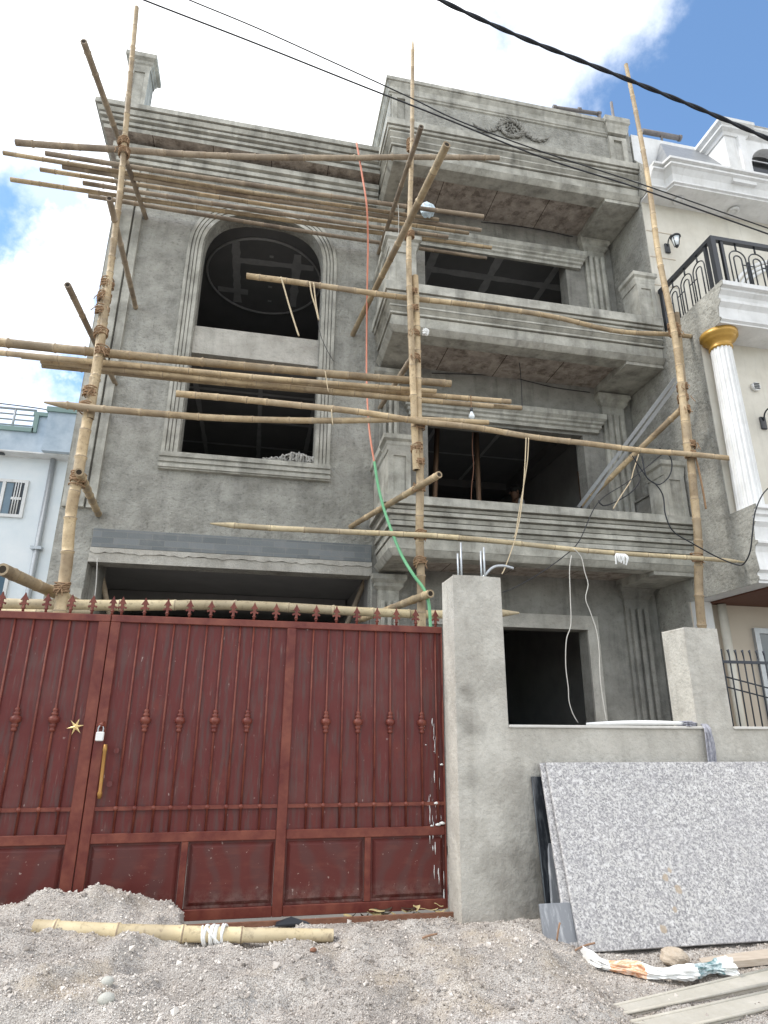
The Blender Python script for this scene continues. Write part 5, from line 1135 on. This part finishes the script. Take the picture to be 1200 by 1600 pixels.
def npmesh(name,co,faces,mt,tone=None,smooth=True):
    me=bpy.data.meshes.new(name); nf=len(faces); k=faces.shape[1]
    me.vertices.add(len(co)); me.vertices.foreach_set('co',co.astype(np.float32).ravel())
    me.loops.add(nf*k); me.loops.foreach_set('vertex_index',faces.astype(np.int32).ravel())
    me.polygons.add(nf); me.polygons.foreach_set('loop_start',np.arange(0,nf*k,k,dtype=np.int32)); me.polygons.foreach_set('loop_total',np.full(nf,k,dtype=np.int32))
    me.polygons.foreach_set('use_smooth',np.full(nf,smooth)); me.materials.append(M[mt]); me.update(calc_edges=True)
    if tone is not None:
        at=me.attributes.new('tone','FLOAT','POINT'); at.data.foreach_set('value',tone.astype(np.float32))
    o=bpy.data.objects.new(name,me); COL.objects.link(o); return o
ny,nx=X.shape; idx=np.arange(nx*ny).reshape(ny,nx)
F=np.stack([idx[:-1,:-1],idx[:-1,1:],idx[1:,1:],idx[1:,:-1]],-1).reshape(-1,4)
gp=npmesh('gravel_heap',np.stack([X,Y,Z],-1).reshape(-1,3),F,'gravel'); tag(gp,'heap of pale crushed gravel spread along the street before the gate and wall','gravel',kind='stuff')
# individual grains, all in one mesh
N_=120000; gxs=rng.uniform(-2.6,3.6,N_); gys=3.25+2.05*rng.random(N_)**1.15
keep=(gys<5.3)&~((gxs>2.3)&(gys>4.45)); gxs=gxs[keep]; gys=gys[keep]; n_=len(gxs)
sz=rng.choice([.0026,.0036,.005,.008,.013,.022],n_,p=[.42,.36,.17,.042,.007,.001])*rng.uniform(.8,1.25,n_)
base=np.array([[1,0,0],[-1,0,0],[0,1,0],[0,-1,0],[0,0,1],[0,0,-1]],float); fb=np.array([[0,2,4],[2,1,4],[1,3,4],[3,0,4],[2,0,5],[1,2,5],[3,1,5],[0,3,5]])
q=rng.normal(size=(n_,3,3)); Q,_=np.linalg.qr(q); sc_=rng.uniform(.55,1.15,(n_,6,1))*sz[:,None,None]
co=np.einsum('nij,kj->nki',Q,base)*sc_; co+=np.stack([gxs,gys,hfun(gxs,gys)+sz*.35],-1)[:,None,:]
FF=(fb[None]+6*np.arange(n_)[:,None,None]).reshape(-1,3); reg=.54+.14*np.sin(gxs*2.3+gys*1.7)*np.sin(gys*3.1-gxs)-.10*np.clip(gxs-.6,0,1.2)+.1*(gxs<-.2); tone=np.repeat(np.clip(rng.normal(reg,.20,n_),0,1),6)
gr_=npmesh('gravel_grains',co.reshape(-1,3),FF,'pebble',tone,False); tag(gr_,'loose gravel grains scattered over the heap','gravel',kind='stuff')
def HZ(x,y): return float(hfun(np.array([x]),np.array([y]))[0])
def on_heap(px,py):
    for y in np.arange(3.0,5.3,.01):
        p=P(px,py,float(y))
        if p.z<=HZ(p.x,p.y): pass
        if p.z<HZ(p.x,p.y)+.0 : return p
    return P(px,py,5.0)
for px,py,r,l in ((167,1537,.030,'smooth round pebble on the left gravel heap, the upper of two'),(165,1566,.036,'longer smooth pebble on the left gravel heap, the lower of two'),(404,1465,.028,'dusty pale pebble on the heap just below the lying bamboo')):
    y=3.0; p=None
    for y in np.arange(3.2,5.3,.005):
        q=P(px,py,float(y)); 
        if q.z-HZ(q.x,q.y)<0: p=q; break
    p=p or q; crumple('pebble',(p.x,p.y,HZ(p.x,p.y)+r*.3),r,r*.8,r*.7,'stone',l,'pebble',int(px),seg=(20,12),amp=.03,f=2)
# bamboo lying on the heap
ya=4.42; pa=P(50,1458,ya); pb=P(520,1460,ya)
bb=bamboo('thick split-ended bamboo lying on the gravel heap in front of the gate',[pa+Vector((0,0,.012)),P(170,1458,ya),P(320,1459,ya),pb],.050,.036,'bamboo_fresh',node=.48,group=None)
c=P(335,1461,ya); lashing(bb,c,(1,0,0),.050,9,.14,False,'white_plastic')
p=on_heap(489,1488); crumple('brick_chip',(p.x,p.y,HZ(p.x,p.y)+.01),.02,.014,.012,'rust','tiny red brick chip on the gravel right of the lying bamboo','chip',6,amp=.15,seg=(10,6))
# husks and scraps under the gate
random.seed(5)
for k in range(26):
    px=random.uniform(548,694); y=5.27+random.uniform(-.05,.05); p=P(px,1425,y); z=.012+random.random()**2*.06; L_=random.uniform(.03,.075); a=random.uniform(-.9,.9); w=random.uniform(.006,.016); cu=random.uniform(.2,1.4); tw=random.uniform(-1,1)
    vs=[]; n_s=8
    for i in range(n_s+1):
        t=i/n_s; d=(t-.5)*2*L_; ww=w*math.sin(math.pi*min(max(t,.06),.97))**.6; h_=z+.012*math.sin(cu*t*3+k)+.008*math.cos(t*5)
        cx_,cy_=p.x+d*math.cos(a),y+d*math.sin(a)*.5
        for c_ in (-1,0,1): vs.append((cx_-c_*ww*math.sin(a),cy_+c_*ww*math.cos(a),h_+(.004 if c_==0 else 0)+c_*ww*tw))
    m=MB(); m.add(vs,[(i*3+c_,i*3+c_+1,i*3+c_+4,i*3+c_+3) for i in range(n_s) for c_ in (0,1)],0,True)
    tag(m.build('bamboo_husk','husk' if k%3 else 'husk_dark'),'curled dry husk scrap in the gap under the right end of the gate','husk',group='husk scraps under the gate')
m=MB(); q=[P(432,1440,5.18),P(455,1432,5.2),P(480,1440,5.17),P(488,1446,5.15),P(460,1443,5.12),P(430,1446,5.14)]
m.add(q+[p-Vector((0,0,.008)) for p in q],[(0,1,2,3,4,5),(6,7,8,9,10,11)]+[(i,(i+1)%6,6+(i+1)%6,6+i) for i in range(6)]); tag(m.build('rubber_scrap','black_iron'),'black torn rubber scrap on the ground below the gate middle','scrap')

# twigs and splinters on the ground by the slabs
random.seed(21)
for k,(px,py,dx,dy,l,lab) in enumerate(((872,1496,.03,.0,.10,'short brown twig standing in the gravel at the small tile corner'),(900,1500,.16,.03,.02,'thin brown splinter lying under the left corner of the granite slab'),(660,1470,.10,.02,.01,'dark thin twig on the gravel in front of the tall pillar'),(930,1478,.12,-.04,.015,'brown stick in the dark gap below the granite slab'))):
    p=on_heap(px,py) if px<860 else PZ(px,py,-.04); z=HZ(p.x,p.y)+.01
    m=MB().tube(smooth_path([(p.x,p.y,z),(p.x+dx*.5,p.y+dy,z+l*.6),(p.x+dx,p.y+dy*1.4,z+l)],.02),.006,6); tag(m.build('twig','wood'),lab,'twig')
